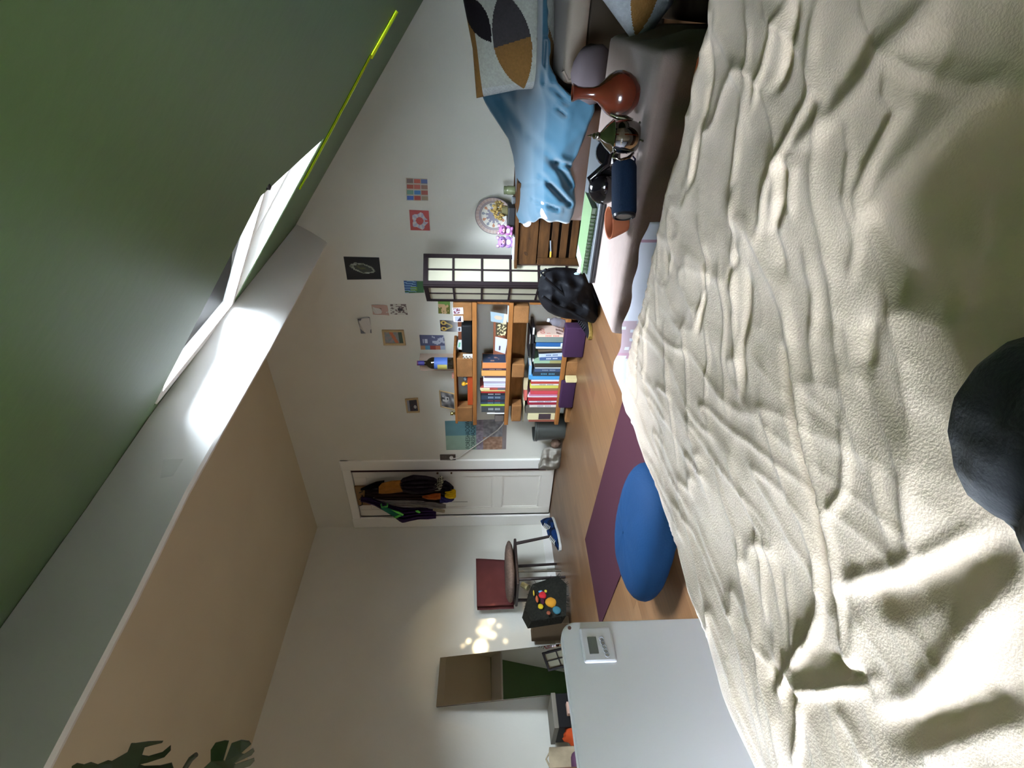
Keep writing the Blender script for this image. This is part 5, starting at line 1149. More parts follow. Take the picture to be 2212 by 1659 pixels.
# socket, plug and white cord
so_ = [W(951, 993, 'Y', YB), W(984, 981, 'Y', YB)]
se = empty('wall_socket', ((so_[0].x+so_[1].x)/2, YB, (so_[0].z+so_[1].z)/2), 'dark brown double wall socket beside the door frame', 'socket')
MB().box(so_[0].x, so_[1].x, YB-.010, YB, so_[1].z, so_[0].z, .003).build('plate', mat('socket_brown', (78, 64, 56), rough=.5), se)
for px in (960, 976): MB().lathe(W(px, 987, 'Y', YB-.010)+Vector((0, .001, 0)), (0, -1, 0), [(.001, .014), (.003, .018), (.0, .02)], 18).build('socket_ring', mat('socket_ring', (96, 82, 72), rough=.5), se)
cde = empty('power_cord', W(975, 990, 'Y', YB-.02), 'white power cord running from the wall socket down to the shelf', 'cord'); mcw = mat('white_cable', (222, 214, 202), rough=.5)
MB().ball(W(975, 989, 'Y', YB-.03), .019, 3).build('plug', mcw, cde, smooth='all')
pts = [(977, 991, .03), (984, 990, .022), (992, 988, .014), (1003, 980, .010), (1020, 968, .010), (1040, 954, .012), (1060, 940, .02), (1075, 929, .04), (1086, 917, .06), (1092, 905, .07)]
MB().tube([W(a, c, 'Y', YB-d) for a, c, d in pts], .0048, 8).build('cable', mcw, cde, smooth=True)

# ------------------------------------------------------------------ black backpack in front of the screen, black shoe
rows = [(1162, 618, 640), (1166, 600, 652), (1174, 590, 664), (1184, 580, 674), (1200, 578, 682), (1220, 578, 688), (1240, 580, 690), (1262, 584, 694), (1280, 600, 698), (1294, 650, 698), (1300, 672, 694)]
bp = drape(rows, 3.02, thick=.22, nr=40, nc=30, folds=1.6, famp=.10, seed=2.0, fdir=.8)
mbk_ = mat('black_nylon', (15, 16, 20), rough=.7, bump=.2, bscale=120)
bk = empty('backpack', W(1290, 660, 'Y', 3.02), 'bulky black backpack slumped on the floor in front of the folding screen', 'bag')
bp.build('body', mbk_, bk, smooth='all')
for pts in ([(1176, 600), (1196, 618), (1222, 640), (1250, 660), (1276, 668)], [(1172, 640), (1200, 660), (1230, 672), (1262, 690)]):
    MB().tube([W(a, c, 'Y', 2.80+.02*i) for i, (a, c) in enumerate(pts)], .010, 8).build('strap', mat('strap_black', (22, 24, 28), rough=.6), bk, smooth=True)
MB().tube([W(1180, 582, 'Y', 2.93), W(1168, 588, 'Y', 2.96), W(1176, 600, 'Y', 2.93)], .008, 8).build('grab_loop', mat('strap_black', (22, 24, 28)), bk, smooth=True)
ppp = empty('crumpled_tissue', W(1250, 584, 'Y', 2.75), 'small white and pale blue wrapper lying on the black backpack', 'wrapper')
MB().ball(W(1252, 584, 'Y', 2.78), .017, 2, (1.2, .8, .8), .5).build('paper', mat('tissue_white', (226, 230, 246), rough=.7), ppp); MB().ball(W(1247, 591, 'Y', 2.78), .012, 2, (.7, .8, 1.6), .3).build('foil', mat('wrapper_blue', (150, 176, 186), rough=.4), ppp)
sh = W(1276, 706, 'Z', 0.0); she_ = empty('black_shoe', sh, 'black leather shoe with yellow stitched sole on the floor below the backpack', 'shoe')
def shoe(parent, c, d, L_, w_, h_, mu, msole, mlace=None, n=22, hi=1.0):
    d = d.normalized(); s = Vector((-d.y, d.x, 0)); P = []
    for i in range(n):
        t = i/(n-1); x = (t-.5)*L_; wd = w_/2*(.62+.38*math.sin(min(1, t*1.15)*math.pi*.92)**.6 if t < .93 else .62*math.sqrt(max(0, 1-((t-.93)/.072)**2))+.05); wd *= .25+.75*min(1, t/.06+.25)
        top = h_*(lerp(1.0, .95, t/.3) if t < .3 else lerp(.95, .42, min(1, (t-.3)/.45))) if t < .75 else h_*.42*math.sqrt(max(.02, 1-((t-.75)/.26)**2))
        row = []
        for k in range(14):
            a = math.pi*k/13; row.append(c+d*x+s*wd*math.cos(a)*(1.0-.25*math.sin(a)**2 if t < .5 else 1)+Vector((0, 0, .022+max(top-.022, .004)*max(0, math.sin(a))**.7)))
        P.append(row)
    mb = MB().grid(P); mb.f.append(tuple(range(14))); k0 = (n-1)*14; mb.f.append(tuple(k0+i for i in range(13, -1, -1))); up = mb.build('upper', mu, parent, smooth='all')
    P = []
    for z, o_ in ((0, -.002), (.004, .004), (.020, .005), (.026, 0)):
        ring = []
        for i in range(n): r = P0 = None; t = i/(n-1); x = (t-.5)*L_*(1+.02); wd = w_/2*(.62+.38*math.sin(min(1, t*1.15)*math.pi*.92)**.6 if t < .93 else .62*math.sqrt(max(0, 1-((t-.93)/.072)**2))+.05)*(.25+.75*min(1, t/.06+.25))+o_; ring.append(c+d*x+s*wd+Vector((0, 0, z)))
        for i in range(n-1, -1, -1): t = i/(n-1); x = (t-.5)*L_*(1+.02); wd = w_/2*(.62+.38*math.sin(min(1, t*1.15)*math.pi*.92)**.6 if t < .93 else .62*math.sqrt(max(0, 1-((t-.93)/.072)**2))+.05)*(.25+.75*min(1, t/.06+.25))+o_; ring.append(c+d*x-s*wd+Vector((0, 0, z)))
        P.append(ring)
    mb = MB().grid(P, closed=True); mb.f.append(tuple(range(2*n))[::-1]); mb.f.append(tuple(3*2*n+i for i in range(2*n))); mb.build('sole', msole, parent)
    if mlace:
        for k in range(5):
            t = .42+k*.065; x = (t-.5)*L_; z = h_*(lerp(.95, .42, (t-.3)/.45))+.006
            MB().tube([c+d*x-s*w_*.24+Vector((0, 0, z-.012)), c+d*(x+.006)+Vector((0, 0, z+.001)), c+d*x+s*w_*.24+Vector((0, 0, z-.012))], .0045, 6).build('lace', mlace, parent)
shoe(she_, sh+Vector((0, .04, 0)), Vector((-.25, -1, 0)), .27, .10, .09, mat('black_leather', (20, 20, 24), rough=.3), mat('stitched_sole', (120, 96, 44), rough=.6), mat('lace_black', (30, 30, 34)))

# ------------------------------------------------------------------ waste bin, white cloth
bb = W(1222, 936, 'Z', 0); bb.y += .12; bb.x -= .02
bt_ = W(1151, 935, 'Y', bb.y).z; rt = (W(1151, 912, 'Y', bb.y-.0)-W(1151, 958, 'Y', bb.y)).length/2
be = empty('waste_bin', bb, 'dark grey plastic waste bin on the floor left of the shelf', 'bin')
MB().lathe(bb, (0, 0, 1), [(0, 0), (0, rt*.86), (.01, rt*.88), (bt_-.02, rt*.985), (bt_-.018, rt*1.03), (bt_, rt*1.03), (bt_, rt*.97), (.02, rt*.84), (.02, 0)], 36).build('body', mat('bin_grey', (72, 76, 72), rough=.28), be, smooth=True)
MB().lathe(bb+Vector((0, 0, bt_-.03)), (0, 0, 1), [(0, rt*.99), (.0, rt*1.035), (.006, rt*1.035), (.006, rt*.99)], 36).build('rim', mat('bin_grey_rim', (84, 88, 84), rough=.3), be, smooth=True)
wb_ = MB().ball(W(1200, 958, 'Y', 3.46), .055, 3, (1, .7, .8), .35).build('cloth_bundle', mat('brown_cloth', (112, 90, 76), rough=.9), None, smooth='all'); wb_.location.z = 0; tag(wb_, 'small brown cloth bundle on the floor beside the waste bin', 'cloth')
rows = [(1163, 1003, 1012), (1166, 998, 1014), (1172, 972, 1014), (1177, 968, 1014), (1184, 966, 1016), (1195, 967, 1015), (1205, 967, 1012), (1212, 968, 1010)]
o = drape(rows, 3.46, thick=.10, nr=24, nc=22, folds=2.2, famp=.2, seed=1.0, fdir=.5).build('white_cloth', mat('white_towel', (160, 154, 142), rough=.95, bump=.2, bscale=150), None, smooth='all'); tag(o, 'crumpled white cloth lying on the floor in front of the door frame', 'cloth')

# ------------------------------------------------------------------ clothes on the door
hk = empty('coat_rack', W(785, 1070, 'Y', YB-.02), 'wooden hook board at the top of the white door', 'rack')
a, c = W(768, 1090, 'Y', YB), W(790, 1050, 'Y', YB); mrk = mat('rack_wood', (150, 116, 78), rough=.6)
MB().box(a.x, c.x, YB-.012, YB+.010, c.z-.02, a.z-.03, .003).build('board', mrk, hk)
for py in (1056, 1070, 1084): q = W(782, py, 'Y', YB-.014); MB().tube([q, q+Vector((0, -.04, -.01)), q+Vector((0, -.055, .02))], .005, 8).build('hook', mat('hook_black', (30, 28, 28), rough=.4), hk, smooth=True)
def garment(label, rows, col, thick, Y, seed, folds=4.5, name='jacket', cat='garment', famp=.5, fdir=.3, m=None, nr=30, nc=22):
    o = drape(rows, Y, thick=thick, nr=nr, nc=nc, folds=folds, famp=famp, seed=seed, fdir=fdir).build(name, m or mat('cloth_%d_%d_%d' % col, col, rough=.9, var=.15, scale=18, bump=.2, bscale=120), None, smooth='all'); tag(o, label, cat, 'clothes hanging on the door'); return o
garment('dark brown garment hanging in the middle of the heap on the door', [(788, 1054, 1082), (800, 1058, 1086), (840, 1055, 1088), (880, 1054, 1090), (920, 1056, 1090), (955, 1062, 1088), (962, 1066, 1084)], (50, 34, 30), .10, YB-.02, 1.2)
garment('black garment with a thin strap at the top right of the heap', [(779, 1056, 1060), (795, 1048, 1058), (812, 1041, 1056), (830, 1038, 1056)], (26, 28, 28), .04, YB-.05, 3.3)
garment('mustard brown bag panel hanging upper right in the heap of clothes', [(818, 1052, 1066), (825, 1044, 1067), (845, 1039, 1066), (872, 1037, 1062), (880, 1037, 1052)], (156, 100, 38), .05, YB-.13, .4, folds=1, famp=.1, name='cloth_bag', cat='bag')
garment('large near black jacket bulging at the right of the heap', [(862, 1042, 1050), (870, 1033, 1062), (892, 1026, 1068), (920, 1028, 1066), (938, 1032, 1062), (944, 1036, 1056)], (38, 28, 36), .10, YB-.14, 2.2)
def stripes(name, A, B, n_=12):
    m = mat(name, A, rough=.9); nt = m.node_tree; b = nt.nodes['Principled BSDF']; tc = nt.nodes.new('ShaderNodeTexCoord'); wv = nt.nodes.new('ShaderNodeTexWave'); wv.inputs['Scale'].default_value = n_; wv.inputs['Distortion'].default_value = 4; wv.inputs['Detail Scale'].default_value = 2
    cr = nt.nodes.new('ShaderNodeValToRGB'); cr.color_ramp.interpolation = 'CONSTANT'; cr.color_ramp.elements[0].color = (*lin(A), 1); cr.color_ramp.elements[1].position = .5; cr.color_ramp.elements[1].color = (*lin(B), 1)
    nt.links.new(tc.outputs['Object'], wv.inputs['Vector']); nt.links.new(wv.outputs['Color'], cr.inputs['Fac']); nt.links.new(cr.outputs['Color'], b.inputs['Base Color']); return m
garment('black and white striped scarf hanging beside the door edge', [(932, 1052, 1062), (938, 1046, 1061), (945, 1036, 1061), (951, 1028, 1060), (956, 1030, 1052), (958, 1034, 1046)], (0, 0, 0), .05, YB-.12, .9, name='scarf', m=stripes('zebra_stripes', (186, 180, 150), (54, 48, 40), 9))
garment('dark garment end hanging below the striped scarf', [(950, 1042, 1066), (962, 1038, 1072), (972, 1044, 1070), (980, 1052, 1062)], (30, 26, 34), .07, YB-.10, 1.9, name='sleeve')
garment('bright yellow cloth at the lower end of the heap', [(961, 1063, 1074), (966, 1060, 1077), (974, 1058, 1078), (982, 1057, 1077), (985, 1060, 1074)], (232, 190, 20), .05, YB-.13, 2.7, name='yellow_cloth')
garment('blue garment hem showing under the yellow cloth', [(950, 1072, 1086), (965, 1074, 1086), (975, 1073, 1084), (981, 1074, 1080)], (70, 66, 130), .04, YB-.10, .3, name='blue_hem')
garment('orange garment piece hanging low in the middle of the heap', [(912, 1072, 1075), (925, 1069, 1079), (940, 1066, 1080), (952, 1066, 1078)], (204, 112, 50), .05, YB-.125, 1.1, name='orange_shirt')
garment('white and grey shirt hanging left of the dark brown garment', [(806, 1075, 1078), (818, 1078, 1086), (835, 1080, 1092), (862, 1080, 1096), (900, 1081, 1098), (935, 1084, 1100), (948, 1088, 1100), (963, 1090, 1098)], (176, 168, 160), .09, YB-.06, 3.9, name='shirt')
pj = garment('dark purple sports jersey with green stripes, leftmost in the heap', [(779, 1074, 1084), (790, 1074, 1086), (808, 1076, 1092), (830, 1082, 1104), (850, 1090, 1116), (862, 1094, 1126), (870, 1096, 1130), (885, 1096, 1126), (905, 1095, 1122), (925, 1094, 1122), (942, 1096, 1120)], (58, 36, 82), .12, YB-.05, 2.9, name='jersey')
def patch(pts, rgb, Y, label, nm='stripe'):
    vs = [W(a, c, 'Y', Y) for a, c in pts]; mb = MB(); n_ = len(vs); mb.add(vs+[v+Vector((0, .006, 0)) for v in vs], [tuple(range(n_)), tuple(range(2*n_-1, n_-1, -1))]+[(i, (i+1) % n_, n_+(i+1) % n_, n_+i) for i in range(n_)])
    o = mb.build(nm, mat('patch_%d_%d_%d' % rgb, rgb, rough=.8), pj); o['label'] = label; fix_normals(o); return o
YP = YB-.195
patch([(821, 1090), (824, 1088), (826, 1094), (836, 1093), (836, 1088), (838, 1089), (838, 1096), (824, 1097)], (96, 200, 96), YP+.03, 'bright green stripe')
patch([(822, 1098), (832, 1096), (855, 1104), (868, 1112), (872, 1114), (862, 1117), (846, 1114), (834, 1106)], (34, 110, 84), YP+.03, 'dark green sleeve panel')
patch([(846, 1102), (856, 1108), (870, 1114), (872, 1112), (862, 1106)], (110, 210, 90), YP+.012, 'bright green stripe'); patch([(850, 1118), (856, 1120), (866, 1115), (862, 1112)], (110, 210, 90), YP+.02, 'bright green stripe')
patch([(897, 1104), (903, 1103), (909, 1107), (906, 1109), (900, 1107)], (110, 200, 90), YP, 'small green emblem', 'emblem')
garment('cream folded cloth under the hem of the purple jersey', [(935, 1099, 1103), (945, 1099, 1106), (958, 1101, 1108), (961, 1102, 1107)], (206, 192, 160), .03, YB-.14, .5, name='cream_cloth')
o = MB().tube([W(962, 1084, 'Y', YB-.07), W(985, 1084, 'Y', YB-.07), W(1010, 1084, 'Y', YB-.07)], .0022, 6).build('cord_end', mat('thin_cord', (120, 110, 100)), None); tag(o, 'thin dark cord hanging down from the clothes on the door', 'cord')

# ------------------------------------------------------------------ chair by the left wall
CX = -4.36
def wl(px, py, X=CX): return W(px, py, 'X', X)
seatz = wl(1112, 1220, -4.25).z; yA, yB_ = wl(1105, 1282, -4.25).y, wl(1105, 1166, -4.25).y
ch = empty('chair', (-4.36, (yA+yB_)/2, 0), 'dark wooden chair with a brown cushion and maroon cloth on its back', 'chair'); mch = mat('chair_black', (44, 32, 30), rough=.45); mchr = mat('chair_chrome', (190, 186, 170), rough=.2, metal=.9)
cx_, cy_ = -4.36, (yA+yB_)/2; hw, hd = .19, (yB_-yA)/2-.04
MB().box(cx_-hw, cx_+hw, cy_-hd, cy_+hd, seatz-.025, seatz, .008).build('seat', mch, ch)
for dx, dy, m_, nm in ((hw-.03, hd-.04, mch, .09), (hw-.02, -hd+.06, mch, -.0), (-hw+.03, hd-.08, mch, .03), (-hw+.03, -hd+.05, mch, 0)):
    MB().tube([(cx_+dx, cy_+dy, seatz-.02), (cx_+dx*1.1, cy_+dy+nm*.9, 0)], [.016, .012], 10).build('leg', m_, ch, smooth=True)
MB().tube([(cx_+.02, cy_-.01, seatz-.02), (cx_+.02, cy_-.01, 0.0)], .011, 10).build('leg', mchr, ch, smooth=True, label='chrome leg')
br0 = W(1030, 1208, 'X', -4.56); br1 = W(1100, 1308, 'X', -4.56)
MB().box(-4.60, -4.57, br1.y+.02, br0.y-.02, seatz, br0.z-.02, .006).build('backrest', mch, ch)
cu = MB(); P = []; n_ = 26
for j in range(9):
    a = math.pi*j/8; r = []
    for i in range(n_):
        t = 2*math.pi*i/n_; ux, uy = math.cos(t), math.sin(t); s = (abs(ux)**3+abs(uy)**3)**(-1/3)
        k = max(0, math.sin(a))**.5 if 0 < j < 8 else .02
        r.append((cx_+.02+ux*s*hw*1.02*k, cy_+.0+uy*s*(hd+.035)*k, seatz+.045+.044*math.cos(a)*-1+.006*noise.noise(Vector((ux*2, uy*2, a)))))
    P.append(r)
o = cu.grid(P, closed=True).build('seat_cushion', mat('brown_fur', (122, 104, 94), rough=1.0, var=.2, scale=60, bump=.5, bscale=200), None, smooth='all'); fix_normals(o); tag(o, 'thick brown fluffy cushion on the seat of the dark chair', 'cushion')
# maroon cloth over the back: front sheet and folded rear
mma = mat('maroon_cloth', (104, 56, 54), rough=.9, var=.08, scale=12, bump=.15, bscale=150)
P = []
tl, tr2, brr, bl2 = W(1031, 1310, 'X', -4.535), W(1029, 1207, 'X', -4.535), W(1097, 1212, 'X', -4.535), W(1110, 1308, 'X', -4.535)
for i in range(14):
    t = i/13; P.append([tl.lerp(tr2, s).lerp(bl2.lerp(brr, s), t)+Vector((.012*math.sin(s*7+t*2)*t+.006*noise.noise(Vector((s*4, t*4, 1))), 0, 0)) for s in np.linspace(0, 1, 16)])
rr_ = [[p+Vector((-.05-.006*math.sin(k*3), -.006, -.004)) for k, p in enumerate(r)] for r in P]
mb = MB(); mb.grid(list(reversed(rr_))+P); o = mb.build('maroon_cloth', mma, None, smooth='all', solid=.006); tag(o, 'maroon cloth folded over the back of the dark chair by the left wall', 'cloth')
a = W(1128, 1297, 'X', -4.50); 

# sneakers
msb = stripes('sneaker_blue', (20, 50, 96), (14, 26, 52), 5); mso = mat('sneaker_sole', (206, 206, 198), rough=.7); mlc = mat('lace_white', (214, 214, 200), rough=.8)
def onz(px, py): return W(px, py, 'Z', 0)
s1_ = empty('sneaker', onz(1200, 1132), 'blue sneaker with white laces on the floor by the door frame', 'shoe', 'blue sneakers by the door'); A = onz(1196, 1122); B = onz(1207, 1152); c = (A+B)/2; shoe(s1_, c+Vector((-.03, .02, 0)), B-A, .29, .115, .14, msb, mso, mlc)
s2_ = empty('sneaker', onz(1210, 1162), 'blue sneaker with a white sole standing under the front of the chair', 'shoe', 'blue sneakers by the door'); A = onz(1205, 1150); B = onz(1212, 1180); c = (A+B)/2; shoe(s2_, c, B-A, .28, .11, .11, msb, mso, mlc)

# ------------------------------------------------------------------ black bag with coloured flowers, boxes, pipes behind
bagc = [W(1147, 1263, 'Z', .0)]
def bagp(px, py, Xp): return W(px, py, 'X', Xp)
BXp = -4.12
fl4 = [bagp(1135, 1318, -4.20), bagp(1150, 1262, -4.12), bagp(1205, 1244, -4.08), bagp(1224, 1262, -4.06), bagp(1223, 1330, -4.10), bagp(1148, 1342, -4.18)]
cgy = sum((p.y for p in fl4))/6; cgz = sum((p.z for p in fl4))/6
mbagb = mat('black_straw', (34, 34, 28), rough=.9, var=.4, scale=50, bump=.6, bscale=120)
bag = empty('flower_basket', (-4.2, cgy, 0), 'black woven basket decorated with bright coloured flowers beside the chair', 'basket')
n6 = 6; ctr_ = sum(fl4, Vector())/6; fl4[3].z = max(fl4[3].z, .004); fl4[4].z = max(fl4[4].z, .004)
mb = MB(); ring0 = fl4; ring1 = [p+Vector((-.16, .02, .02)) for p in fl4]
bulge = [ctr_.lerp(p, .6)+Vector((.03, 0, 0)) for p in fl4]
for p in ring0+ring1+bulge+[ctr_+Vector((.035, 0, 0))]: p.z = max(p.z, .004)
mb.add(ring0+ring1+bulge+[ctr_+Vector((.035, 0, 0))], [(i, (i+1) % 6, 12+(i+1) % 6, 12+i) for i in range(6)]+[(12+i, 12+(i+1) % 6, 18) for i in range(6)]+[(i+6, (i+1) % 6+6, (i+1) % 6, i) for i in range(6)]+[tuple(range(11, 5, -1))])
o = mb.build('body', mbagb, bag); fix_normals(o)
def bead(px, py, r, rgb, sy=1.0, sz=1.0, nm='flower'):
    r = r*1.35
    p = W(px, py, 'X', -4.09); MB().ball(p+Vector((.0, 0, 0)), r, 2, (.45, sy, sz), .15).build(nm, mat('felt_%d_%d_%d' % rgb, rgb, rough=.85), bag, smooth='all')
for q in ((1172, 1286, .026, (196, 44, 52)), (1191, 1301, .034, (206, 144, 44), 1, 1.2), (1168, 1310, .018, (206, 180, 40)), (1179.5, 1277, .013, (210, 190, 60)), (1192, 1272, .014, (70, 140, 176)), (1168, 1278, .013, (96, 150, 186), .7, 1.2),
          (1209, 1287, .024, (176, 50, 56), 1.4, .8), (1203, 1318, .026, (66, 120, 134), 1, 1.1), (1160, 1294, .016, (196, 104, 66), 1.5, .6), (1185, 1324, .014, (150, 84, 60)), (1153, 1281, .011, (206, 180, 60), 1.8, .5), (1198, 1280, .012, (200, 176, 80), .6, 1.6),
          (1210, 1303, .020, (140, 60, 96), 1.3, .8), (1172, 1298, .017, (70, 30, 50), 1.5, .8), (1206, 1268, .011, (196, 170, 190), .5, 1.8)): bead(*q)
mb = MB()
for k in range(60):
    p = fl4[k % 6].lerp(fl4[(k+1) % 6], rng.rand()); d = (p-ctr_).normalized(); mb.tube([p, p+d*rng.uniform(.012, .03)+Vector((rng.normal(0, .01), 0, 0))], .0018, 4)
o = mb.build('straw_fringe', mbagb, bag); o['kind'] = 'stuff'
o = MB().tube([W(1128, 1262, 'X', -4.35), W(1141, 1270, 'X', -4.33)], [.026, .028], 16).build('glass_tumbler', mat('greenish_glass', (176, 170, 130), rough=.15), None, smooth=True); tag(o, 'pale tumbler with bright rim between the chair and the flower basket', 'glass')
o = MB().box(-4.60, -4.30, W(1215, 1347, 'X', -4.3).y, W(1215, 1322, 'X', -4.3).y, 0, W(1152, 1338, 'X', -4.30).z, .004).build('cardboard_box', mat('brown_grey_box', (122, 104, 82), rough=.9), None); tag(o, 'brown box on the floor behind the flower basket', 'box')

# ------------------------------------------------------------------ leaning mirror
mt_l, mt_r = W(945, 1526, 'X', -4.60), W(948, 1421, 'X', -4.60)
mb_r = W(1218, 1391, 'X', -4.36); mb_l = W(1222, 1496, 'X', -4.36)
mir = empty('mirror', (mb_l+mb_r)/2, 'tall frameless mirror leaning against the left wall', 'mirror')
r = (mt_r-mt_l); d = ((mb_l-mt_l)+(mb_r-mt_r))/2; mt_c = (mt_l+mt_r)/2; w_ = r.length; dn = d.normalized(); r = (r-dn*r.dot(dn)).normalized()
A0 = mt_c-r*w_/2; B0 = mt_c+r*w_/2; kz = (A0.z-.01)/-dn.z; nn = dn.cross(r).normalized(); nn = nn if nn.x > 0 else -nn
C0, D0 = B0+dn*kz, A0+dn*kz
MB().hexa([A0, B0, C0, D0, A0-nn*.004, B0-nn*.004, C0-nn*.004, D0-nn*.004]).build('glass', mat('mirror_silver', (222, 224, 220), rough=.008, metal=1.0), mir)
MB().hexa([A0-nn*.0045, B0-nn*.0045, C0-nn*.0045, D0-nn*.0045, A0-nn*.018, B0-nn*.018, C0-nn*.018, D0-nn*.018]).build('backing', mat('mirror_back', (98, 76, 52), rough=.8), mir)
# warm dapples: added spot without a fixture, blob pattern set in its nodes
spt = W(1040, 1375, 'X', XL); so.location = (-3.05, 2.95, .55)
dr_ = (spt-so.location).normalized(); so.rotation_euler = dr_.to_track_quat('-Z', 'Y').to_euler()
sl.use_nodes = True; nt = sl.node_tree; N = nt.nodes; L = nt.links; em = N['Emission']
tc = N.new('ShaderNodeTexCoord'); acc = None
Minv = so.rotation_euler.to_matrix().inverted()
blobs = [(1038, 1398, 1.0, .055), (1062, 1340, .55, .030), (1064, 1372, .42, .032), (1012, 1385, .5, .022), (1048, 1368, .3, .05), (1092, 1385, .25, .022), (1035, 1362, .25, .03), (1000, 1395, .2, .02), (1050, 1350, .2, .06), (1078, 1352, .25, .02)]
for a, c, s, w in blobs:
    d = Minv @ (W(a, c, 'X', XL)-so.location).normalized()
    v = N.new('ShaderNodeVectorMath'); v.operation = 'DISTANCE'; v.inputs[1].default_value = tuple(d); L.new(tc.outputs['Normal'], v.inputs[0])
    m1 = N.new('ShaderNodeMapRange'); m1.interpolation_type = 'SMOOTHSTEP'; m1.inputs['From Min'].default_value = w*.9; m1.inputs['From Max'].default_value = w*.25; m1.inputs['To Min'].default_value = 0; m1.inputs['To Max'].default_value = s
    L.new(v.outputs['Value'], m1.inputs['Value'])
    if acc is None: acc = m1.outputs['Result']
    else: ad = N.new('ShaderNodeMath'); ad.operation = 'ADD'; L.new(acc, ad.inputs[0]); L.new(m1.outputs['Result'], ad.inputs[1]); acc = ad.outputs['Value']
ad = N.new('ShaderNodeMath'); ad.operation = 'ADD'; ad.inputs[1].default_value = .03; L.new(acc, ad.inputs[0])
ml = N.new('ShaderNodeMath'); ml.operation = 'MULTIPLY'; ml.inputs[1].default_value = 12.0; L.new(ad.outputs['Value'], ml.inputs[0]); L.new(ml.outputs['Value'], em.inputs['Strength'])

# ------------------------------------------------------------------ low things by the mirror, lower left of the room
o = empty('low_black_box', (-4.3, 1.6, 0), 'low black box with a grey top edge on the floor beside the mirror', 'box')
ya, yb = W(1200, 1572, 'X', -4.25).y, W(1200, 1498, 'X', -4.25).y; zt2 = W(1203, 1530, 'X', -4.25).z
MB().box(-4.55, -4.25, ya, yb, 0, zt2, .004).build('body', mat('matt_black', (26, 24, 24), rough=.6), o); MB().box(-4.57, -4.245, ya-.005, yb+.005, zt2, W(1196, 1530, 'X', -4.25).z+.01, .003).build('top_edge', mat('grey_edge', (118, 112, 98), rough=.5), o)
pk = MB().box(-4.22, -4.17, W(1200, 1546, 'X', -4.2).y, W(1200, 1520, 'X', -4.2).y, 0, W(1224, 1533, 'X', -4.2).z, .003).build('small_carton', mat('pinkish_carton', (206, 170, 150), rough=.7), None); tag(pk, 'small pinkish carton in front of the low black box', 'box')
oc = MB(); p = W(1225, 1588, 'X', -4.3); oc.ball((p.x, p.y, .07), .075, 3, (.7, 1.0, 1.25), .5); o = oc.build('orange_cloth', mat('orange_cloth', (206, 84, 40), rough=.9), None, smooth='all'); tag(o, 'crumpled orange cloth on the floor beside the beige tote bag', 'cloth')
p0, p1 = W(1187, 1659, 'X', -4.05), W(1187, 1602, 'X', -4.05)
tb_ = empty('tote_bag', (-4.15, p0.y, 0), 'beige tote bag with faint brown print on the floor at the far left', 'bag')
z_ = p1.z; yy0, yy1 = p0.y-.18, W(1200, 1604, 'X', -4.05).y
mb = MB(); P = []
for i in range(14):
    t = i/13; z = z_*(1-t)+.003; P.append([(-4.12+.055*math.cos(a)+.01*math.sin(a*3+t*5), lerp(yy0, yy1, .5)+(yy1-yy0)/2*math.sin(a)*(1-.06*t), z+.012*math.sin(a*2+1)*(1-t)) for a in np.linspace(0, 2*math.pi, 28, endpoint=False)])
mb.grid(P, closed=True).build('body', mat('tote_canvas', (172, 156, 128), rough=.9, var=.25, scale=9), tb_, smooth='all')
MB().tube([(-4.10, yy1-.04, z_), (-4.09, yy1-.08, z_+.03), (-4.10, yy1-.14, z_)], .006, 6).build('handle', mat('tote_canvas', (172, 156, 128)), tb_)
o = MB().ball(W(1246, 1655, 'X', -3.9)*1.0, .06, 2, (1, 1.4, .6), .2).build('purple_cloth', mat('purple_cloth', (92, 62, 84), rough=.9), None, smooth='all'); o.location.z = 0; tag(o, 'purple cloth on the floor at the foot of the beige tote bag', 'cloth')

# ------------------------------------------------------------------ yoga mat and blue floor cushion
q0 = onz(1265, 1165); q1 = onz(1309, 1333); q2 = onz(1345, 872); e1 = (q2-q0).normalized(); e2 = Vector((e1.y, -e1.x, 0)); e2 = e2 if e2.y < 0 else -e2
o_ = MB(); w2 = .63; l2 = 1.85; A, B, Cc, D = q0, q0+e1*l2, q0+e1*l2+e2*w2, q0+e2*w2; u5 = Vector((0, 0, .005))
P = [[A.lerp(B, i/20).lerp(D.lerp(Cc, i/20), j/8)+Vector((0, 0, .005+.0008*noise.noise(Vector((i*.4, j*.5, 0))))) for i in range(21)] for j in range(9)]
o = MB().grid(P).build('yoga_mat', mat('yoga_purple', (62, 30, 40), rough=.85, bump=.2, bscale=500), None, solid=.0045); fix_normals(o); tag(o, 'long purple yoga mat unrolled on the wooden floor', 'mat')
cp = W(1400, 1120, 'Z', .08); ax1 = (onz(1345, 1030)-onz(1405, 1250)); 
P = []; n_ = 48; fc = Vector((-1.78, 1.31, 0)); la1 = Vector((.99, .10, 0)).normalized(); lb1 = Vector((-la1.y, la1.x, 0))
for j in range(15):
    a = math.pi*j/14; r = []
    for i in range(n_):
        t = 2*math.pi*i/n_; ux, uy = math.cos(t), math.sin(t); s = (abs(ux)**2.7+abs(uy)**2.7)**(-1/2.7); k = max(.02, max(0, math.sin(a))**.55)
        z = .115-.11*math.cos(a)*(-1)*-1+.004*noise.noise(Vector((ux*4, uy*4, a*2)))
        q = fc+la1*ux*s*.31*k+lb1*uy*s*.21*k; r.append((q.x, q.y, max(.095-.089*math.cos(a), .007)+.004*noise.noise(Vector((ux*5, uy*5, a*3)))))
    P.append(r)
o = MB().grid(P, closed=True).build('floor_cushion', mat('blue_cotton', (6, 44, 78), rough=.8, var=.06, scale=8, bump=.15, bscale=120), None, smooth='all'); fix_normals(o); tag(o, 'big blue floor cushion lying on the purple mat beside the bed', 'cushion')

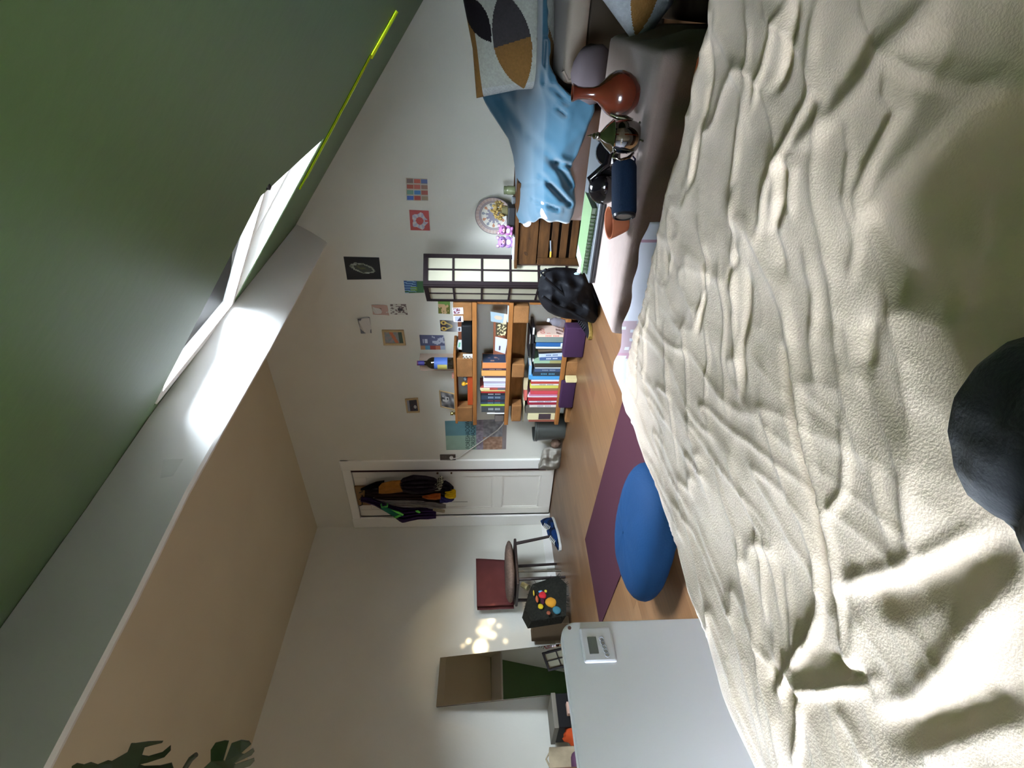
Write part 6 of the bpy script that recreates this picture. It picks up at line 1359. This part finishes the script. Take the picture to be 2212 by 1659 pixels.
# ------------------------------------------------------------------ hanging monstera in the lower left corner, seen only by its leaves
pl_c = WD(330, 1850, 1.3); pe = empty('monstera_plant', (pl_c.x, pl_c.y, pl_c.z-.4), 'dark green split-leaf plant reaching into the lower left corner of the photo', 'plant')
mleaf = mat('monstera_leaf', (26, 42, 12), rough=.4, var=.15, scale=10)
def leafpoly(pts, d, curl=.03, nm='leaf'):
    vs = [WD(a, c, d+curl*math.sin((a+c)*.02)) for a, c in pts]; n_ = len(vs); nrm = -Fv*.0015
    mb = MB(); mb.add(vs+[v-nrm*1.5 for v in vs], [tuple(range(n_)), tuple(range(2*n_-1, n_-1, -1))]+[(i, (i+1) % n_, n_+(i+1) % n_, n_+i) for i in range(n_)])
    bm = bmesh.new(); me = bpy.data.meshes.new('t'); me.from_pydata([tuple(v) for v in mb.v], [], mb.f); bm.from_mesh(me); bmesh.ops.triangulate(bm, faces=[f for f in bm.faces if len(f.verts) > 4]); bpy.data.meshes.remove(me)
    m2 = MB(); m2.bm(bm); o = m2.build(nm, mleaf, pe); fix_normals(o); return o
leafpoly([(450, 1720), (440, 1659), (455, 1645), (455, 1620), (465, 1605), (485, 1600), (494, 1601), (482, 1643), (485, 1645), (500, 1606), (520, 1599), (537, 1601), (542, 1608), (520, 1628), (526, 1630), (546, 1617), (549, 1624), (543, 1632), (505, 1650), (508, 1652), (548, 1638), (549, 1645), (540, 1655), (500, 1668), (480, 1720)], 1.28)
leafpoly([(255, 1720), (240, 1645), (275, 1625), (283, 1606), (292, 1606), (320, 1602), (352, 1601), (350, 1605), (325, 1611), (312, 1615), (306, 1632), (320, 1634), (350, 1625), (368, 1610), (368, 1622), (355, 1636), (318, 1648), (300, 1652), (310, 1655), (345, 1654), (370, 1648), (374, 1660), (330, 1720)], 1.34)
leafpoly([(150, 1720), (155, 1655), (165, 1649), (180, 1652), (195, 1647), (210, 1652), (232, 1643), (262, 1650), (262, 1720)], 1.36)
MB().tube([WD(395, 1740, 1.3), WD(400, 1659, 1.3), WD(412, 1640, 1.3), WD(424, 1630, 1.3)], [.007, .007, .007, .006], 8).build('stem', mat('leaf_stem', (50, 52, 30), rough=.5), pe, smooth=True)
for a, c in ((455, 1720), (290, 1720), (205, 1720)): MB().tube([WD(a, c, 1.32), WD((a+330)/2, 1800, 1.31), pl_c+Vector((0, 0, -.25))], .006, 8).build('stem', mat('leaf_stem', (50, 52, 30)), pe, smooth=True)
pz = pl_c+Vector((0, 0, -.40)); MB().lathe(pz, (0, 0, 1), [(0, 0), (0, .07), (.16, .09), (.16, .08), (.02, .06), (.02, 0)], 24).build('pot', mat('plant_pot', (190, 180, 166), rough=.6), pe, smooth=True)
# plant stand carries it
st_ = empty('plant_stand', (pz.x, pz.y, 0), 'tall slim wooden plant stand outside the frame', 'stand'); MB().box(pz.x-.12, pz.x+.12, pz.y-.12, pz.y+.12, pz.z-.022, pz.z-.001, .003).build('top', mt, st_)
for sx in (-.1, .1):
    for sy in (-.1, .1): MB().box(pz.x+sx-.012, pz.x+sx+.012, pz.y+sy-.012, pz.y+sy+.012, 0, pz.z-.022).build('leg', mt, st_)
# floor lamp that carries the warm bulb
lb = Vector(lo.location); fl_ = empty('floor_lamp', (lb.x, lb.y, 0), 'slim chrome floor lamp with a warm bulb standing outside the frame', 'lamp')
MB().lathe((lb.x, lb.y, 0), (0, 0, 1), [(0, 0), (0, .13), (.015, .12), (.02, 0)], 24).build('base', mchr, fl_, smooth=True); MB().tube([(lb.x, lb.y, .01), (lb.x, lb.y, lb.z-.13)], .010, 10).build('pole', mchr, fl_)
